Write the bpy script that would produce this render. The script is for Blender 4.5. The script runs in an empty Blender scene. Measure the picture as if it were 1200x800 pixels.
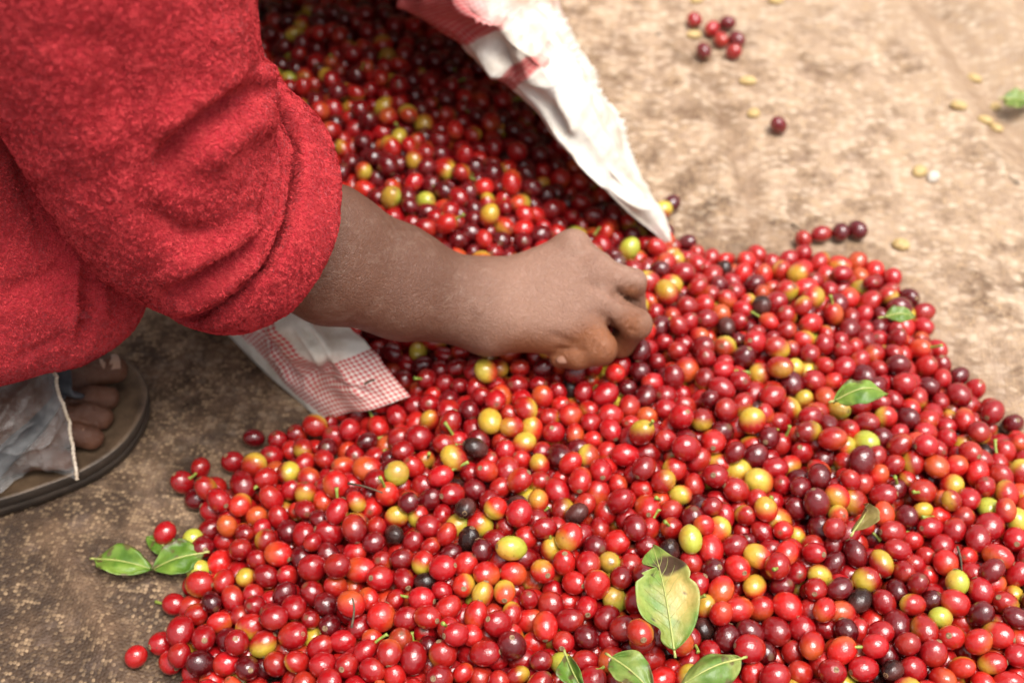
import bpy, math, random
import numpy as np
from mathutils import Vector

random.seed(7)
RNG = np.random.default_rng(11)
scene = bpy.context.scene
COL = scene.collection

# ------------------------------------------------------------------ camera
CAMZ, PITCH, FPX = 0.75, math.radians(50.0), 1500.0
cam_data = bpy.data.cameras.new('camera')
cam_data.sensor_width = 36.0
cam_data.lens = 36.0 * FPX / 1200.0
cam_data.clip_start = 0.02
cam_data.clip_end = 2000.0
cam_data.dof.use_dof = True
cam_data.dof.focus_distance = 0.745
cam_data.dof.aperture_fstop = 5.0
cam = bpy.data.objects.new('camera', cam_data)
cam.location = (0, 0, CAMZ)
cam.rotation_euler = (math.pi / 2 - PITCH, 0, 0)
COL.objects.link(cam)
scene.camera = cam

# ------------------------------------------------------------------ sky and sun (bright overcast)
SUN_EL, SUN_AZ = math.radians(75.0), math.radians(115.0)     # azimuth clockwise from +y
world = bpy.data.worlds.new('World')
scene.world = world
world.use_nodes = True
wt = world.node_tree
wt.nodes.clear()
w_out = wt.nodes.new('ShaderNodeOutputWorld')
w_bg = wt.nodes.new('ShaderNodeBackground')
w_sky = wt.nodes.new('ShaderNodeTexSky')
w_sky.sky_type = 'NISHITA'
w_sky.sun_disc = False
w_sky.sun_elevation = SUN_EL
w_sky.sun_rotation = SUN_AZ
w_sky.dust_density = 6.0
w_sky.air_density = 1.0
w_hsv = wt.nodes.new('ShaderNodeHueSaturation')             # cloud cover takes the blue out
w_hsv.inputs['Saturation'].default_value = 0.16
wt.links.new(w_sky.outputs[0], w_hsv.inputs['Color'])
wt.links.new(w_hsv.outputs[0], w_bg.inputs['Color'])
w_bg.inputs['Strength'].default_value = 0.082
wt.links.new(w_bg.outputs[0], w_out.inputs[0])

sun_data = bpy.data.lights.new('sun', 'SUN')
sun_data.energy = 1.5
sun_data.angle = math.radians(35.0)
sun_data.color = (1.0, 0.955, 0.89)
sun = bpy.data.objects.new('sun', sun_data)
sdir = Vector((math.sin(SUN_AZ) * math.cos(SUN_EL), math.cos(SUN_AZ) * math.cos(SUN_EL), math.sin(SUN_EL)))
sun.rotation_euler = sdir.to_track_quat('Z', 'Y').to_euler()
sun.location = (0.6, 0.8, 3)
COL.objects.link(sun)

vs = scene.view_settings
vs.view_transform = 'Standard'
vs.look = 'None'
vs.exposure = 1.42
vs.gamma = 1.0
vs.use_curve_mapping = False

# ------------------------------------------------------------------ measuring helpers
FWD = np.array([0, math.cos(PITCH), -math.sin(PITCH)])
UPV = np.array([0, math.sin(PITCH), math.cos(PITCH)])
RGT = np.array([1.0, 0, 0])
CPOS = np.array([0, 0, CAMZ])

def D(u, v, d):
    """point seen at photo pixel (u, v), d metres deep"""
    return CPOS + d * (FWD + RGT * (u - 600) / FPX + UPV * (400 - v) / FPX)

def G(u, v, z=0.0):
    """point seen at photo pixel (u, v), z metres above the ground"""
    ray = FWD + RGT * (u - 600) / FPX + UPV * (400 - v) / FPX
    return CPOS + ray * ((z - CAMZ) / ray[2])

def proj(p):
    q = np.asarray(p) - CPOS
    d = q @ FWD
    return np.stack([600 + FPX * (q @ RGT) / d, 400 - FPX * (q @ UPV) / d, d], -1)

def _hash(ix, iy, iz, seed):
    n = (ix * 374761393 + iy * 668265263 + iz * 2147483647 + seed * 1274126177) & 0xFFFFFFFF
    n = ((n ^ (n >> 13)) * 1274126177) & 0xFFFFFFFF
    return ((n ^ (n >> 16)) & 0xFFFF) / 65535.0

def vnoise(p, freq, seed=0):
    p = np.asarray(p, float) * freq + 1000.0
    i = np.floor(p).astype(np.int64)
    f = p - i
    f = f * f * (3 - 2 * f)
    out = np.zeros(len(p))
    for dx in (0, 1):
        for dy in (0, 1):
            for dz in (0, 1):
                w = (f[:, 0] if dx else 1 - f[:, 0]) * (f[:, 1] if dy else 1 - f[:, 1]) * (f[:, 2] if dz else 1 - f[:, 2])
                out += w * _hash(i[:, 0] + dx, i[:, 1] + dy, i[:, 2] + dz, seed)
    return out * 2 - 1

def fbm(p, freq, seed=0, oct=3):
    return sum(vnoise(p, freq * 2 ** k, seed + k * 17) / 2 ** k for k in range(oct))

def catmull(pts, n):
    P = np.asarray(pts, float)
    P = np.vstack([2 * P[0] - P[1], P, 2 * P[-1] - P[-2]])
    m = len(pts) - 1
    t = np.linspace(0, m, n)
    k = np.clip(np.floor(t).astype(int), 0, m - 1)
    f = (t - k)[:, None]
    a, b, c, d = P[k], P[k + 1], P[k + 2], P[k + 3]
    return 0.5 * (2 * b + (c - a) * f + (2 * a - 5 * b + 4 * c - d) * f ** 2 + (3 * b - a - 3 * c + d) * f ** 3)

# ------------------------------------------------------------------ mesh helpers
def mesh_from(name, verts, faces, smooth=True):
    me = bpy.data.meshes.new(name)
    verts = np.asarray(verts, np.float32)
    faces = np.asarray(faces, np.int32)
    me.vertices.add(len(verts))
    me.vertices.foreach_set('co', verts.ravel())
    k = faces.shape[1]
    me.loops.add(faces.size)
    me.loops.foreach_set('vertex_index', faces.ravel())
    me.polygons.add(len(faces))
    me.polygons.foreach_set('loop_start', np.arange(len(faces), dtype=np.int32) * k)
    me.polygons.foreach_set('loop_total', np.full(len(faces), k, np.int32))
    me.polygons.foreach_set('use_smooth', np.full(len(faces), smooth, bool))
    me.update(calc_edges=True)
    return me

def add_color(me, name, rgb):
    a = me.attributes.new(name, 'FLOAT_COLOR', 'POINT')
    c = np.ones((len(rgb), 4), np.float32)
    c[:, :3] = rgb
    a.data.foreach_set('color', c.ravel())

def add_float(me, name, val):
    a = me.attributes.new(name, 'FLOAT', 'POINT')
    a.data.foreach_set('value', np.asarray(val, np.float32))

def link(name, me, mat=None, parent=None):
    o = bpy.data.objects.new(name, me)
    COL.objects.link(o)
    if mat is not None and me is not None and not me.materials:
        me.materials.append(mat)
    if parent is not None:
        o.parent = parent
    return o

def tag(o, label=None, cat=None, group=None, kind=None):
    if label: o['label'] = label
    if cat: o['category'] = cat
    if group: o['group'] = group
    if kind: o['kind'] = kind
    return o

def grid_faces(nu, nv, wrap_v=False):
    i, j = np.meshgrid(np.arange(nu - 1), np.arange(nv if wrap_v else nv - 1), indexing='ij')
    j2 = (j + 1) % nv
    return np.stack([i * nv + j, (i + 1) * nv + j, (i + 1) * nv + j2, i * nv + j2], -1).reshape(-1, 4)

def sd_cone(p, a, b, ra, rb):
    a, b = np.asarray(a, float), np.asarray(b, float)
    ab = b - a
    t = np.clip(((p - a) @ ab) / max(ab @ ab, 1e-12), 0, 1)
    return np.linalg.norm(p - a - t[..., None] * ab, axis=-1) - (ra + (rb - ra) * t)

def smin(a, b, k):
    h = np.maximum(k - np.abs(a - b), 0) / k
    return np.minimum(a, b) - h * h * k * 0.25

def surface_nets(func, lo, hi, h, frame=None):
    """mesh the zero level of func over a box; frame = (origin, 3 axes) of the box"""
    lo, hi = np.asarray(lo, float), np.asarray(hi, float)
    n = np.ceil((hi - lo) / h).astype(int) + 1
    O, A = frame if frame else (np.zeros(3), np.eye(3))
    xs = [lo[k] + h * np.arange(n[k]) for k in range(3)]
    F = np.empty(n, np.float32)
    for i in range(n[0]):
        Y, Z = np.meshgrid(xs[1], xs[2], indexing='ij')
        L = np.stack([np.full_like(Y, xs[0][i]), Y, Z], -1)
        F[i] = func(O + L @ A)
    S = F < 0
    cnt = np.zeros(n - 1, np.int8)
    offs = [(a, b, c) for a in (0, 1) for b in (0, 1) for c in (0, 1)]
    for a, b, c in offs:
        cnt += S[a:n[0] - 1 + a, b:n[1] - 1 + b, c:n[2] - 1 + c]
    act = (cnt > 0) & (cnt < 8)
    idx = np.argwhere(act)
    vid = np.full(n - 1, -1, np.int64)
    vid[act] = np.arange(len(idx))
    acc = np.zeros((len(idx), 3)); w = np.zeros(len(idx))
    for c0 in offs:
        for ax in range(3):
            if c0[ax]: continue
            c1 = list(c0); c1[ax] = 1
            i0, i1 = idx + c0, idx + c1
            f0, f1 = F[tuple(i0.T)], F[tuple(i1.T)]
            m = (f0 < 0) != (f1 < 0)
            t = np.where(m, f0 / np.where(m, f0 - f1, 1), 0)
            e = i0.astype(float); e[:, ax] += t
            acc += e * m[:, None]; w += m
    V = lo + h * acc / w[:, None]
    faces = []
    for ax in range(3):
        b, c = (ax + 1) % 3, (ax + 2) % 3
        s0 = np.take(S, range(n[ax] - 1), ax); s1 = np.take(S, range(1, n[ax]), ax)
        e = np.argwhere(s0 != s1)
        e = e[(e[:, b] > 0) & (e[:, c] > 0) & (e[:, b] < n[b] - 1) & (e[:, c] < n[c] - 1)]
        q = []
        for db, dc in ((1, 1), (0, 1), (0, 0), (1, 0)):
            k = e.copy(); k[:, b] -= db; k[:, c] -= dc
            q.append(vid[tuple(k.T)])
        q = np.stack(q, -1)
        fl = s0[tuple(e.T)]
        q[~fl] = q[~fl][:, ::-1]
        faces.append(q)
    Fc = np.vstack(faces)
    Fc = Fc[(Fc >= 0).all(1)]
    W = O + V @ A
    return W, Fc

CAMFRAME = (CPOS, np.stack([RGT, UPV, FWD]))

def vert_normals(V, F):
    a, b, c = V[F[:, 0]], V[F[:, 1]], V[F[:, 2]]
    d = V[F[:, 3]] if F.shape[1] == 4 else c
    n = np.cross(c - a, d - b) if F.shape[1] == 4 else np.cross(b - a, c - a)
    N = np.zeros_like(V)
    for k in range(F.shape[1]):
        for ax in range(3):
            N[:, ax] += np.bincount(F[:, k], n[:, ax], len(V))
    return N / np.maximum(np.linalg.norm(N, axis=1, keepdims=True), 1e-12)

def strokes(V, N, lst, gain=1.0):
    """sculpt: each stroke (polyline measured on the photo, width px, height m) raises or sinks the camera side"""
    q = proj(V)
    face = np.clip((np.einsum('ij,ij->i', N, (CPOS - V) / np.linalg.norm(CPOS - V, axis=1, keepdims=True)) + 0.25) * 2.5, 0, 1)
    dsp = np.zeros(len(V)); lst = [(a_, b_, c_ * gain) for a_, b_, c_ in lst]
    for pts, w, amp in lst:
        P = catmull(pts, 6 * len(pts)) if len(pts) > 2 else np.asarray(pts, float)
        best = np.full(len(V), 1e9); tt = np.zeros(len(V))
        for k in range(len(P) - 1):
            ab = P[k + 1] - P[k]
            t = np.clip(((q[:, :2] - P[k]) @ ab) / max(ab @ ab, 1e-9), 0, 1)
            dd = np.linalg.norm(q[:, :2] - P[k] - t[:, None] * ab, axis=1)
            m = dd < best
            best = np.where(m, dd, best); tt = np.where(m, (k + t) / (len(P) - 1), tt)
        dsp += amp * np.exp(-(best / w) ** 2) * np.clip(np.minimum(tt, 1 - tt) * 4 + 0.08, 0, 1)
    return V + N * (dsp * face)[:, None]

# ------------------------------------------------------------------ material helper
class MB:
    def __init__(self, name):
        self.m = bpy.data.materials.new(name)
        self.m.use_nodes = True
        self.t = self.m.node_tree
        self.b = self.t.nodes['Principled BSDF']
        self.out = self.t.nodes['Material Output']
    def n(self, kind, props=None, **inp):
        nd = self.t.nodes.new(kind)
        for k, v in (props or {}).items(): setattr(nd, k, v)
        for k, v in inp.items():
            self.put(nd.inputs[int(k[1:])] if k[0] == '_' and k[1:].isdigit() else nd.inputs[k.replace('_', ' ')], v)
        return nd
    def put(self, sock, v):
        if isinstance(v, bpy.types.NodeSocket): self.t.links.new(v, sock)
        else: sock.default_value = v
    def set(self, **inp):
        for k, v in inp.items(): self.put(self.b.inputs[k.replace('_', ' ')], v)
    def pos(self): return self.n('ShaderNodeNewGeometry').outputs['Position']
    def noise(self, scale, detail=3, rough=0.5, vec=None, dist=0.0):
        return self.n('ShaderNodeTexNoise', Vector=vec or self.pos(), Scale=scale, Detail=float(detail), Roughness=rough, Distortion=dist).outputs['Fac']
    def ramp(self, fac, stops):
        nd = self.n('ShaderNodeValToRGB', Fac=fac)
        els = nd.color_ramp.elements
        while len(els) < len(stops): els.new(0.5)
        for e, (p, c) in zip(els, stops):
            e.position = p
            e.color = (c, c, c, 1) if isinstance(c, (int, float)) else (*c, 1)
        return nd.outputs['Color']
    def mix(self, fac, a, b, mode='MIX'):
        nd = self.n('ShaderNodeMix', dict(data_type='RGBA', blend_type=mode))
        for s, v in ((nd.inputs[0], fac), (nd.inputs[6], a), (nd.inputs[7], b)):
            if isinstance(v, tuple) and len(v) == 3: v = (*v, 1)
            self.put(s, v)
        return nd.outputs[2]
    def math(self, op, a, b=0.0, c=0.0):
        nd = self.n('ShaderNodeMath', dict(operation=op))
        self.put(nd.inputs[0], a); self.put(nd.inputs[1], b); self.put(nd.inputs[2], c)
        return nd.outputs[0]
    def attr(self, name, out='Color'):
        return self.n('ShaderNodeAttribute', dict(attribute_name=name)).outputs[out]
    def bump(self, h, strength=0.5, dist=0.001, normal=None):
        nd = self.n('ShaderNodeBump', Height=h, Strength=strength, Distance=dist)
        if normal is not None: self.put(nd.inputs['Normal'], normal)
        return nd.outputs[0]

# ------------------------------------------------------------------ materials
def mat_tarp():
    b = MB('woven_tarp')
    p = b.pos()
    rot = b.n('ShaderNodeVectorRotate', Vector=p, Axis=(0, 0, 1), Angle=0.12).outputs[0]
    warp = b.n('ShaderNodeTexNoise', Vector=rot, Scale=28.0, Detail=2.0).outputs['Color']
    wp = b.n('ShaderNodeVectorMath', dict(operation='MULTIPLY_ADD'), _0=warp, _1=(0.006, 0.006, 0), _2=rot).outputs[0]
    sep = b.n('ShaderNodeSeparateXYZ', Vector=wp)
    K = 2 * math.pi / 0.0040
    wx = b.math('SINE', b.math('MULTIPLY', sep.outputs[0], K))
    wy = b.math('SINE', b.math('MULTIPLY', sep.outputs[1], K * 1.12))
    weave = b.math('MULTIPLY', b.math('ADD', b.math('MULTIPLY', wx, wy), 1.0), 0.5)
    sc = b.n('ShaderNodeVectorMath', dict(operation='MULTIPLY'), _0=wp, _1=(1 / 0.0027, 1 / 0.0024, 0)).outputs[0]
    cell = b.n('ShaderNodeTexVoronoi', dict(voronoi_dimensions='2D'), Vector=sc, Scale=1.0, Randomness=0.38)
    cellv = b.n('ShaderNodeSeparateColor', Color=cell.outputs['Color']).outputs[0]
    cd = cell.outputs['Distance']
    big = b.noise(5.0, 4, 0.6)
    mid = b.noise(34.0, 5, 0.70, dist=0.15)
    fine = b.noise(95.0, 4, 0.7)
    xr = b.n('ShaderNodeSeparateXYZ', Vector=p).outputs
    # mud plus painted shade towards the squatting figure, painted brightness on the far side
    side_tone = b.math('ADD', b.math('MULTIPLY', xr[0], 0.42), b.math('MULTIPLY', xr[1], 0.30))
    worn = b.math('ADD', b.math('ADD', b.math('MULTIPLY', mid, 0.88), b.math('MULTIPLY', big, 0.42)), b.math('MULTIPLY', side_tone, 0.8))  # wear noise plus the painted side tone
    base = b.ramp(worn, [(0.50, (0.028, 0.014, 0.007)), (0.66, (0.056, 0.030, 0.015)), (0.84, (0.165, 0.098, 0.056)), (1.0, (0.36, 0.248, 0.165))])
    thr = b.math('ADD', b.math('MULTIPLY', cellv, b.n('ShaderNodeMapRange', dict(clamp=True), Value=side_tone, From_Min=0.0, From_Max=0.4, To_Min=0.62, To_Max=0.52).outputs[0]), b.math('ADD', b.math('MULTIPLY', worn, 0.60), b.math('MULTIPLY', fine, 0.55)))
    fl = b.n('ShaderNodeMapRange', dict(clamp=True), Value=thr, From_Min=0.99, From_Max=1.40).outputs[0]
    round_ = b.n('ShaderNodeMapRange', dict(clamp=True), Value=cd, From_Min=0.72, From_Max=0.36).outputs[0]
    fl = b.math('MULTIPLY', fl, round_)
    fl = b.math('MULTIPLY', fl, b.n('ShaderNodeMapRange', dict(clamp=True), Value=b.noise(30.0, 4, 0.7, dist=0.7), From_Min=0.38, From_Max=0.60, To_Min=0.25, To_Max=1.0).outputs[0])
    col = b.mix(fl, base, (0.40, 0.265, 0.150))
    gap = b.n('ShaderNodeMapRange', dict(clamp=True), Value=cd, From_Min=0.40, From_Max=0.75).outputs[0]
    col = b.mix(b.math('MULTIPLY', gap, 0.45), col, (0.040, 0.024, 0.014))
    stain = b.n('ShaderNodeMapRange', dict(clamp=True), Value=b.noise(12.0, 6, 0.66, dist=0.2), From_Min=0.56, From_Max=0.70).outputs[0]
    col = b.mix(b.math('MULTIPLY', stain, 0.32), col, (0.082, 0.050, 0.032))
    spots = b.n('ShaderNodeMapRange', dict(clamp=True), Value=b.noise(48.0, 2, 0.5), From_Min=0.72, From_Max=0.78).outputs[0]
    col = b.mix(b.math('MULTIPLY', spots, 0.8), col, (0.035, 0.02, 0.012))
    pale = b.n('ShaderNodeMapRange', dict(clamp=True), Value=b.noise(36.0, 4, 0.65), From_Min=0.60, From_Max=0.74).outputs[0]
    pale = b.math('MULTIPLY', pale, b.n('ShaderNodeMapRange', dict(clamp=True), Value=side_tone, From_Min=0.15, From_Max=0.5).outputs[0])
    col = b.mix(b.math('MULTIPLY', pale, 0.75), col, (0.50, 0.385, 0.28))
    v2 = b.n('ShaderNodeTexVoronoi', dict(voronoi_dimensions='2D'), Vector=b.n('ShaderNodeVectorMath', dict(operation='MULTIPLY'), _0=wp, _1=(115.0, 190.0, 0)).outputs[0], Scale=1.0, Randomness=1.0)
    fk = b.math('ADD', b.math('MULTIPLY', b.n('ShaderNodeSeparateColor', Color=v2.outputs['Color']).outputs[0], 0.6), b.math('MULTIPLY', mid, 0.9))
    fk = b.math('MULTIPLY', b.n('ShaderNodeMapRange', dict(clamp=True), Value=fk, From_Min=0.72, From_Max=0.95).outputs[0], b.n('ShaderNodeMapRange', dict(clamp=True), Value=v2.outputs['Distance'], From_Min=0.75, From_Max=0.15).outputs[0])
    clus = b.n('ShaderNodeMapRange', dict(clamp=True), Value=b.noise(24.0, 4, 0.65, dist=0.2), From_Min=0.40, From_Max=0.66, To_Min=0.50, To_Max=1.0).outputs[0]
    fk = b.math('MULTIPLY', b.math('MULTIPLY', fk, clus), b.n('ShaderNodeMapRange', dict(clamp=True), Value=side_tone, From_Min=0.0, From_Max=0.35).outputs[0])
    col = b.mix(b.math('MULTIPLY', fk, 0.75), col, (0.58, 0.455, 0.335))
    grey = b.n('ShaderNodeMapRange', dict(clamp=True), Value=b.noise(42.0, 5, 0.7, dist=0.1), From_Min=0.54, From_Max=0.68).outputs[0]
    col = b.mix(b.math('MULTIPLY', grey, 0.28), col, (0.20, 0.135, 0.105))
    fd = b.math('MULTIPLY', b.attr('fold_dirt', 'Fac'), b.n('ShaderNodeMapRange', dict(clamp=True), Value=b.noise(30.0, 5, 0.7), From_Min=0.3, From_Max=0.6, To_Min=0.35, To_Max=1.0).outputs[0])
    col = b.mix(b.math('MULTIPLY', fd, 0.72), col, (0.17, 0.095, 0.052))
    h = b.math('ADD', b.math('MULTIPLY', cd, -0.6), b.math('ADD', b.math('MULTIPLY', weave, 0.35), b.math('MULTIPLY', fine, 0.35)))
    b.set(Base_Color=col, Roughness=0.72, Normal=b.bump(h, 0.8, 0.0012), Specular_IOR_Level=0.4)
    return b.m

def mat_ground():
    b = MB('bare_earth')
    c = b.ramp(b.noise(3.0, 6, 0.65), [(0.3, (0.09, 0.045, 0.025)), (0.7, (0.22, 0.13, 0.08))])
    b.set(Base_Color=c, Roughness=0.95, Normal=b.bump(b.noise(40.0, 5, 0.7), 0.8, 0.01))
    return b.m

def mat_cherry():
    b = MB('cherry_skin')
    c = b.attr('Col')
    dry = b.attr('dry', 'Fac')
    n1 = b.noise(260.0, 3, 0.6)
    n2 = b.noise(900.0, 3, 0.65)
    c = b.mix(b.n('ShaderNodeMapRange', Value=n1, From_Min=0.3, From_Max=0.75, To_Min=0.0, To_Max=0.40).outputs[0], c, b.mix(1.0, c, (0.60, 0.42, 0.42), 'MULTIPLY'))
    sp = b.n('ShaderNodeMapRange', dict(clamp=True), Value=b.noise(520.0, 2, 0.5), From_Min=0.70, From_Max=0.76).outputs[0]
    c = b.mix(b.math('MULTIPLY', sp, 0.75), c, (0.10, 0.035, 0.02))
    dust = b.n('ShaderNodeMapRange', dict(clamp=True), Value=b.noise(330.0, 4, 0.7), From_Min=0.55, From_Max=0.85).outputs[0]
    c = b.mix(b.math('MULTIPLY', dust, 0.10), c, (0.45, 0.30, 0.24))
    ro = b.math('ADD', b.n('ShaderNodeMapRange', Value=n2, From_Min=0.3, From_Max=0.7, To_Min=0.08, To_Max=0.20).outputs[0], b.math('MULTIPLY', dry, 0.12))
    hgt = b.math('ADD', b.math('MULTIPLY', n1, 0.7), b.math('MULTIPLY', n2, 0.25))
    b.set(Base_Color=c, Roughness=ro, Normal=b.bump(hgt, 0.55, 0.0011), Specular_IOR_Level=b.math('SUBTRACT', 0.60, b.math('MULTIPLY', dry, 0.15)), Coat_Weight=b.math('MULTIPLY', b.math('SUBTRACT', 1.0, dry), 0.40), Coat_Roughness=b.n('ShaderNodeMapRange', Value=b.noise(70.0, 1), From_Min=0.3, From_Max=0.7, To_Min=0.03, To_Max=0.14).outputs[0], Coat_Normal=b.bump(hgt, 0.55, 0.0011))
    return b.m

def mat_simple(name, c1, c2, scale, rough=0.7, bump=0.3, bscale=None, dist=0.0005, **kw):
    b = MB(name)
    c = b.ramp(b.noise(scale, 4, 0.6), [(0.32, c1), (0.68, c2)])
    b.set(Base_Color=c, Roughness=rough, Normal=b.bump(b.noise(bscale or scale * 3, 4, 0.65), bump, dist), **kw)
    return b.m

def mat_leaf():
    b = MB('coffee_leaf')
    c = b.attr('Col')
    v = b.noise(160.0, 3, 0.6)
    c = b.mix(b.n('ShaderNodeMapRange', Value=v, From_Min=0.35, From_Max=0.7, To_Max=0.6).outputs[0], c, b.mix(1.0, c, (0.50, 0.58, 0.35), 'MULTIPLY'))
    b.set(Base_Color=c, Roughness=0.38, Normal=b.bump(b.noise(240.0, 4, 0.65), 0.6, 0.0012), Specular_IOR_Level=0.5)
    tr = b.n('ShaderNodeBsdfTranslucent', Color=b.mix(1.0, c, (0.9, 1.0, 0.4), 'MULTIPLY'))
    mx = b.n('ShaderNodeMixShader', _0=0.22, _1=b.b.outputs[0], _2=tr.outputs[0])
    b.t.links.new(mx.outputs[0], b.out.inputs[0])
    return b.m

def mat_skin():
    b = MB('skin')
    c = b.attr('Col')
    n1 = b.noise(60.0, 4, 0.65)
    n2 = b.noise(420.0, 3, 0.6)
    c = b.mix(b.n('ShaderNodeMapRange', Value=n1, From_Min=0.3, From_Max=0.7, To_Max=0.38).outputs[0], c, b.mix(1.0, c, (0.66, 0.58, 0.54), 'MULTIPLY'))
    # dusty scuffs
    str_ = b.n('ShaderNodeVectorMath', dict(operation='MULTIPLY'), _0=b.pos(), _1=(55.0, 120.0, 120.0)).outputs[0]
    dn = b.math('MULTIPLY', b.noise(1.6, 5, 0.75, vec=str_, dist=0.15), b.math('ADD', b.noise(14.0, 2, 0.5), 0.42))
    dust = b.n('ShaderNodeMapRange', dict(clamp=True), Value=dn, From_Min=0.48, From_Max=0.80).outputs[0]
    c = b.mix(b.math('MULTIPLY', dust, 0.26), c, (0.40, 0.29, 0.22))
    pores = b.n('ShaderNodeTexVoronoi', dict(feature='DISTANCE_TO_EDGE'), Vector=b.pos(), Scale=650.0).outputs[0]
    pv = b.n('ShaderNodeMapRange', dict(clamp=True), Value=pores, From_Max=0.2).outputs[0]
    cr = b.n('ShaderNodeTexVoronoi', dict(feature='DISTANCE_TO_EDGE'), Vector=b.n('ShaderNodeVectorMath', dict(operation='MULTIPLY_ADD'), _0=b.n('ShaderNodeTexNoise', Vector=b.pos(), Scale=120.0).outputs['Color'], _1=(0.006, 0.006, 0.006), _2=b.pos()).outputs[0], Scale=270.0).outputs[0]
    cv = b.n('ShaderNodeMapRange', dict(clamp=True), Value=cr, From_Max=0.14).outputs[0]
    c = b.mix(b.math('MULTIPLY', b.math('SUBTRACT', 1.0, cv), 0.20), c, b.mix(1.0, c, (0.55, 0.48, 0.45), 'MULTIPLY'))
    h = b.math('ADD', b.math('MULTIPLY', pv, 0.35), b.math('ADD', b.math('ADD', b.math('MULTIPLY', n2, 0.7), b.math('MULTIPLY', cv, 0.14)), n1))
    b.set(Base_Color=c, Roughness=0.52, Normal=b.bump(h, 0.75, 0.0010), Specular_IOR_Level=0.45,
          Subsurface_Weight=0.10, Subsurface_Radius=(0.006, 0.0025, 0.0012), Subsurface_Scale=0.6)
    return b.m

def mat_fleece(name, k=1.0):
    b = MB(name)
    n1 = b.noise(330.0, 3, 0.6, dist=1.2)
    n2 = b.noise(40.0, 3, 0.6)
    c = b.ramp(n1, [(0.30, (0.32 * k, 0.014, 0.023)), (0.55, (0.45 * k, 0.027, 0.040)), (0.75, (0.52 * k, 0.046, 0.058))])
    c = b.mix(b.math('MULTIPLY', n2, 0.25), c, (0.32 * k, 0.014, 0.022))
    b.set(Base_Color=c, Roughness=0.95, Normal=b.bump(n1, 0.9, 0.0022), Specular_IOR_Level=0.1,
          Sheen_Weight=0.35, Sheen_Roughness=0.5, Sheen_Tint=(1, 0.45, 0.45, 1))
    return b.m

def mat_fibre():
    b = MB('fleece_fibre')
    c = b.mix(b.attr('tone', 'Fac'), (0.41, 0.024, 0.031), (0.56, 0.054, 0.060))
    b.set(Base_Color=c, Roughness=0.85, Specular_IOR_Level=0.15)
    return b.m

def mat_sack():
    b = MB('woven_sack')
    uv = b.n('ShaderNodeUVMap').outputs[0]
    sep = b.n('ShaderNodeSeparateXYZ', Vector=uv)
    U, V = sep.outputs[0], sep.outputs[1]
    ti, s = b.attr('ti', 'Fac'), b.attr('sv', 'Fac')
    def rng(x, a, c, soft=0.02):
        lo = b.n('ShaderNodeMapRange', dict(clamp=True), Value=x, From_Min=a - soft, From_Max=a + soft).outputs[0]
        hi = b.n('ShaderNodeMapRange', dict(clamp=True), Value=x, From_Min=c + soft, From_Max=c - soft).outputs[0]
        return b.math('MULTIPLY', lo, hi)
    K = 2 * math.pi / 0.0034
    su = b.math('GREATER_THAN', b.math('SINE', b.math('MULTIPLY', U, K)), -0.15)
    sv = b.math('GREATER_THAN', b.math('SINE', b.math('MULTIPLY', V, K)), -0.15)
    ging = b.math('MULTIPLY', b.math('ADD', su, sv), 0.5)
    wob = b.math('MULTIPLY', b.math('SUBTRACT', b.noise(60.0, 3), 0.5), 0.20)
    tw = b.math('ADD', ti, wob)
    # the weave has one wide and one narrow red band on the right wall, two wide gingham bands on the left
    thin = b.math('MULTIPLY', rng(tw, 5.15, 5.85, 0.04), rng(b.math('ADD', s, wob), -0.5, 0.42, 0.05))
    wide = rng(tw, 7.0, 8.9, 0.03)
    left = b.math('GREATER_THAN', ti, 12.5)
    lb1 = b.math('MULTIPLY', rng(s, 0.44, 0.92, 0.008), left)
    lb2 = b.math('MULTIPLY', rng(ti, 15.42, 20.0, 0.01), left)
    lb2 = b.math('MULTIPLY', lb2, rng(s, -1.0, 0.92, 0.008))
    check = b.math('MAXIMUM', lb1, lb2)
    solid = b.math('MAXIMUM', b.math('MULTIPLY', wide, b.n('ShaderNodeMapRange', dict(clamp=True), Value=s, From_Min=0.42, From_Max=0.24, To_Min=0.25, To_Max=0.95).outputs[0]), b.math('MULTIPLY', thin, 0.85))
    solid = b.math('MULTIPLY', solid, b.math('ADD', b.math('MULTIPLY', ging, 0.25), 0.75))
    red = b.math('MAXIMUM', solid, b.math('MULTIPLY', check, b.math('MULTIPLY', ging, 0.92)))
    dirt = b.noise(18.0, 5, 0.65)
    white = b.ramp(dirt, [(0.30, (0.50, 0.41, 0.30)), (0.52, (0.78, 0.72, 0.63)), (0.75, (0.85, 0.82, 0.77))])
    col = b.mix(red, white, (0.54, 0.030, 0.038))
    KW = 2 * math.pi / 0.0016
    wv = b.math('MULTIPLY', b.math('SINE', b.math('MULTIPLY', U, KW)), b.math('SINE', b.math('MULTIPLY', V, KW)))
    h = b.math('ADD', b.math('MULTIPLY', wv, 0.12), b.noise(70.0, 4, 0.6))
    b.set(Base_Color=col, Roughness=0.55, Normal=b.bump(h, 0.5, 0.002), Specular_IOR_Level=0.35)
    tr = b.n('ShaderNodeBsdfTranslucent', Color=col)
    mx = b.n('ShaderNodeMixShader', _0=0.16, _1=b.b.outputs[0], _2=tr.outputs[0])
    b.t.links.new(mx.outputs[0], b.out.inputs[0])
    return b.m

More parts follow.
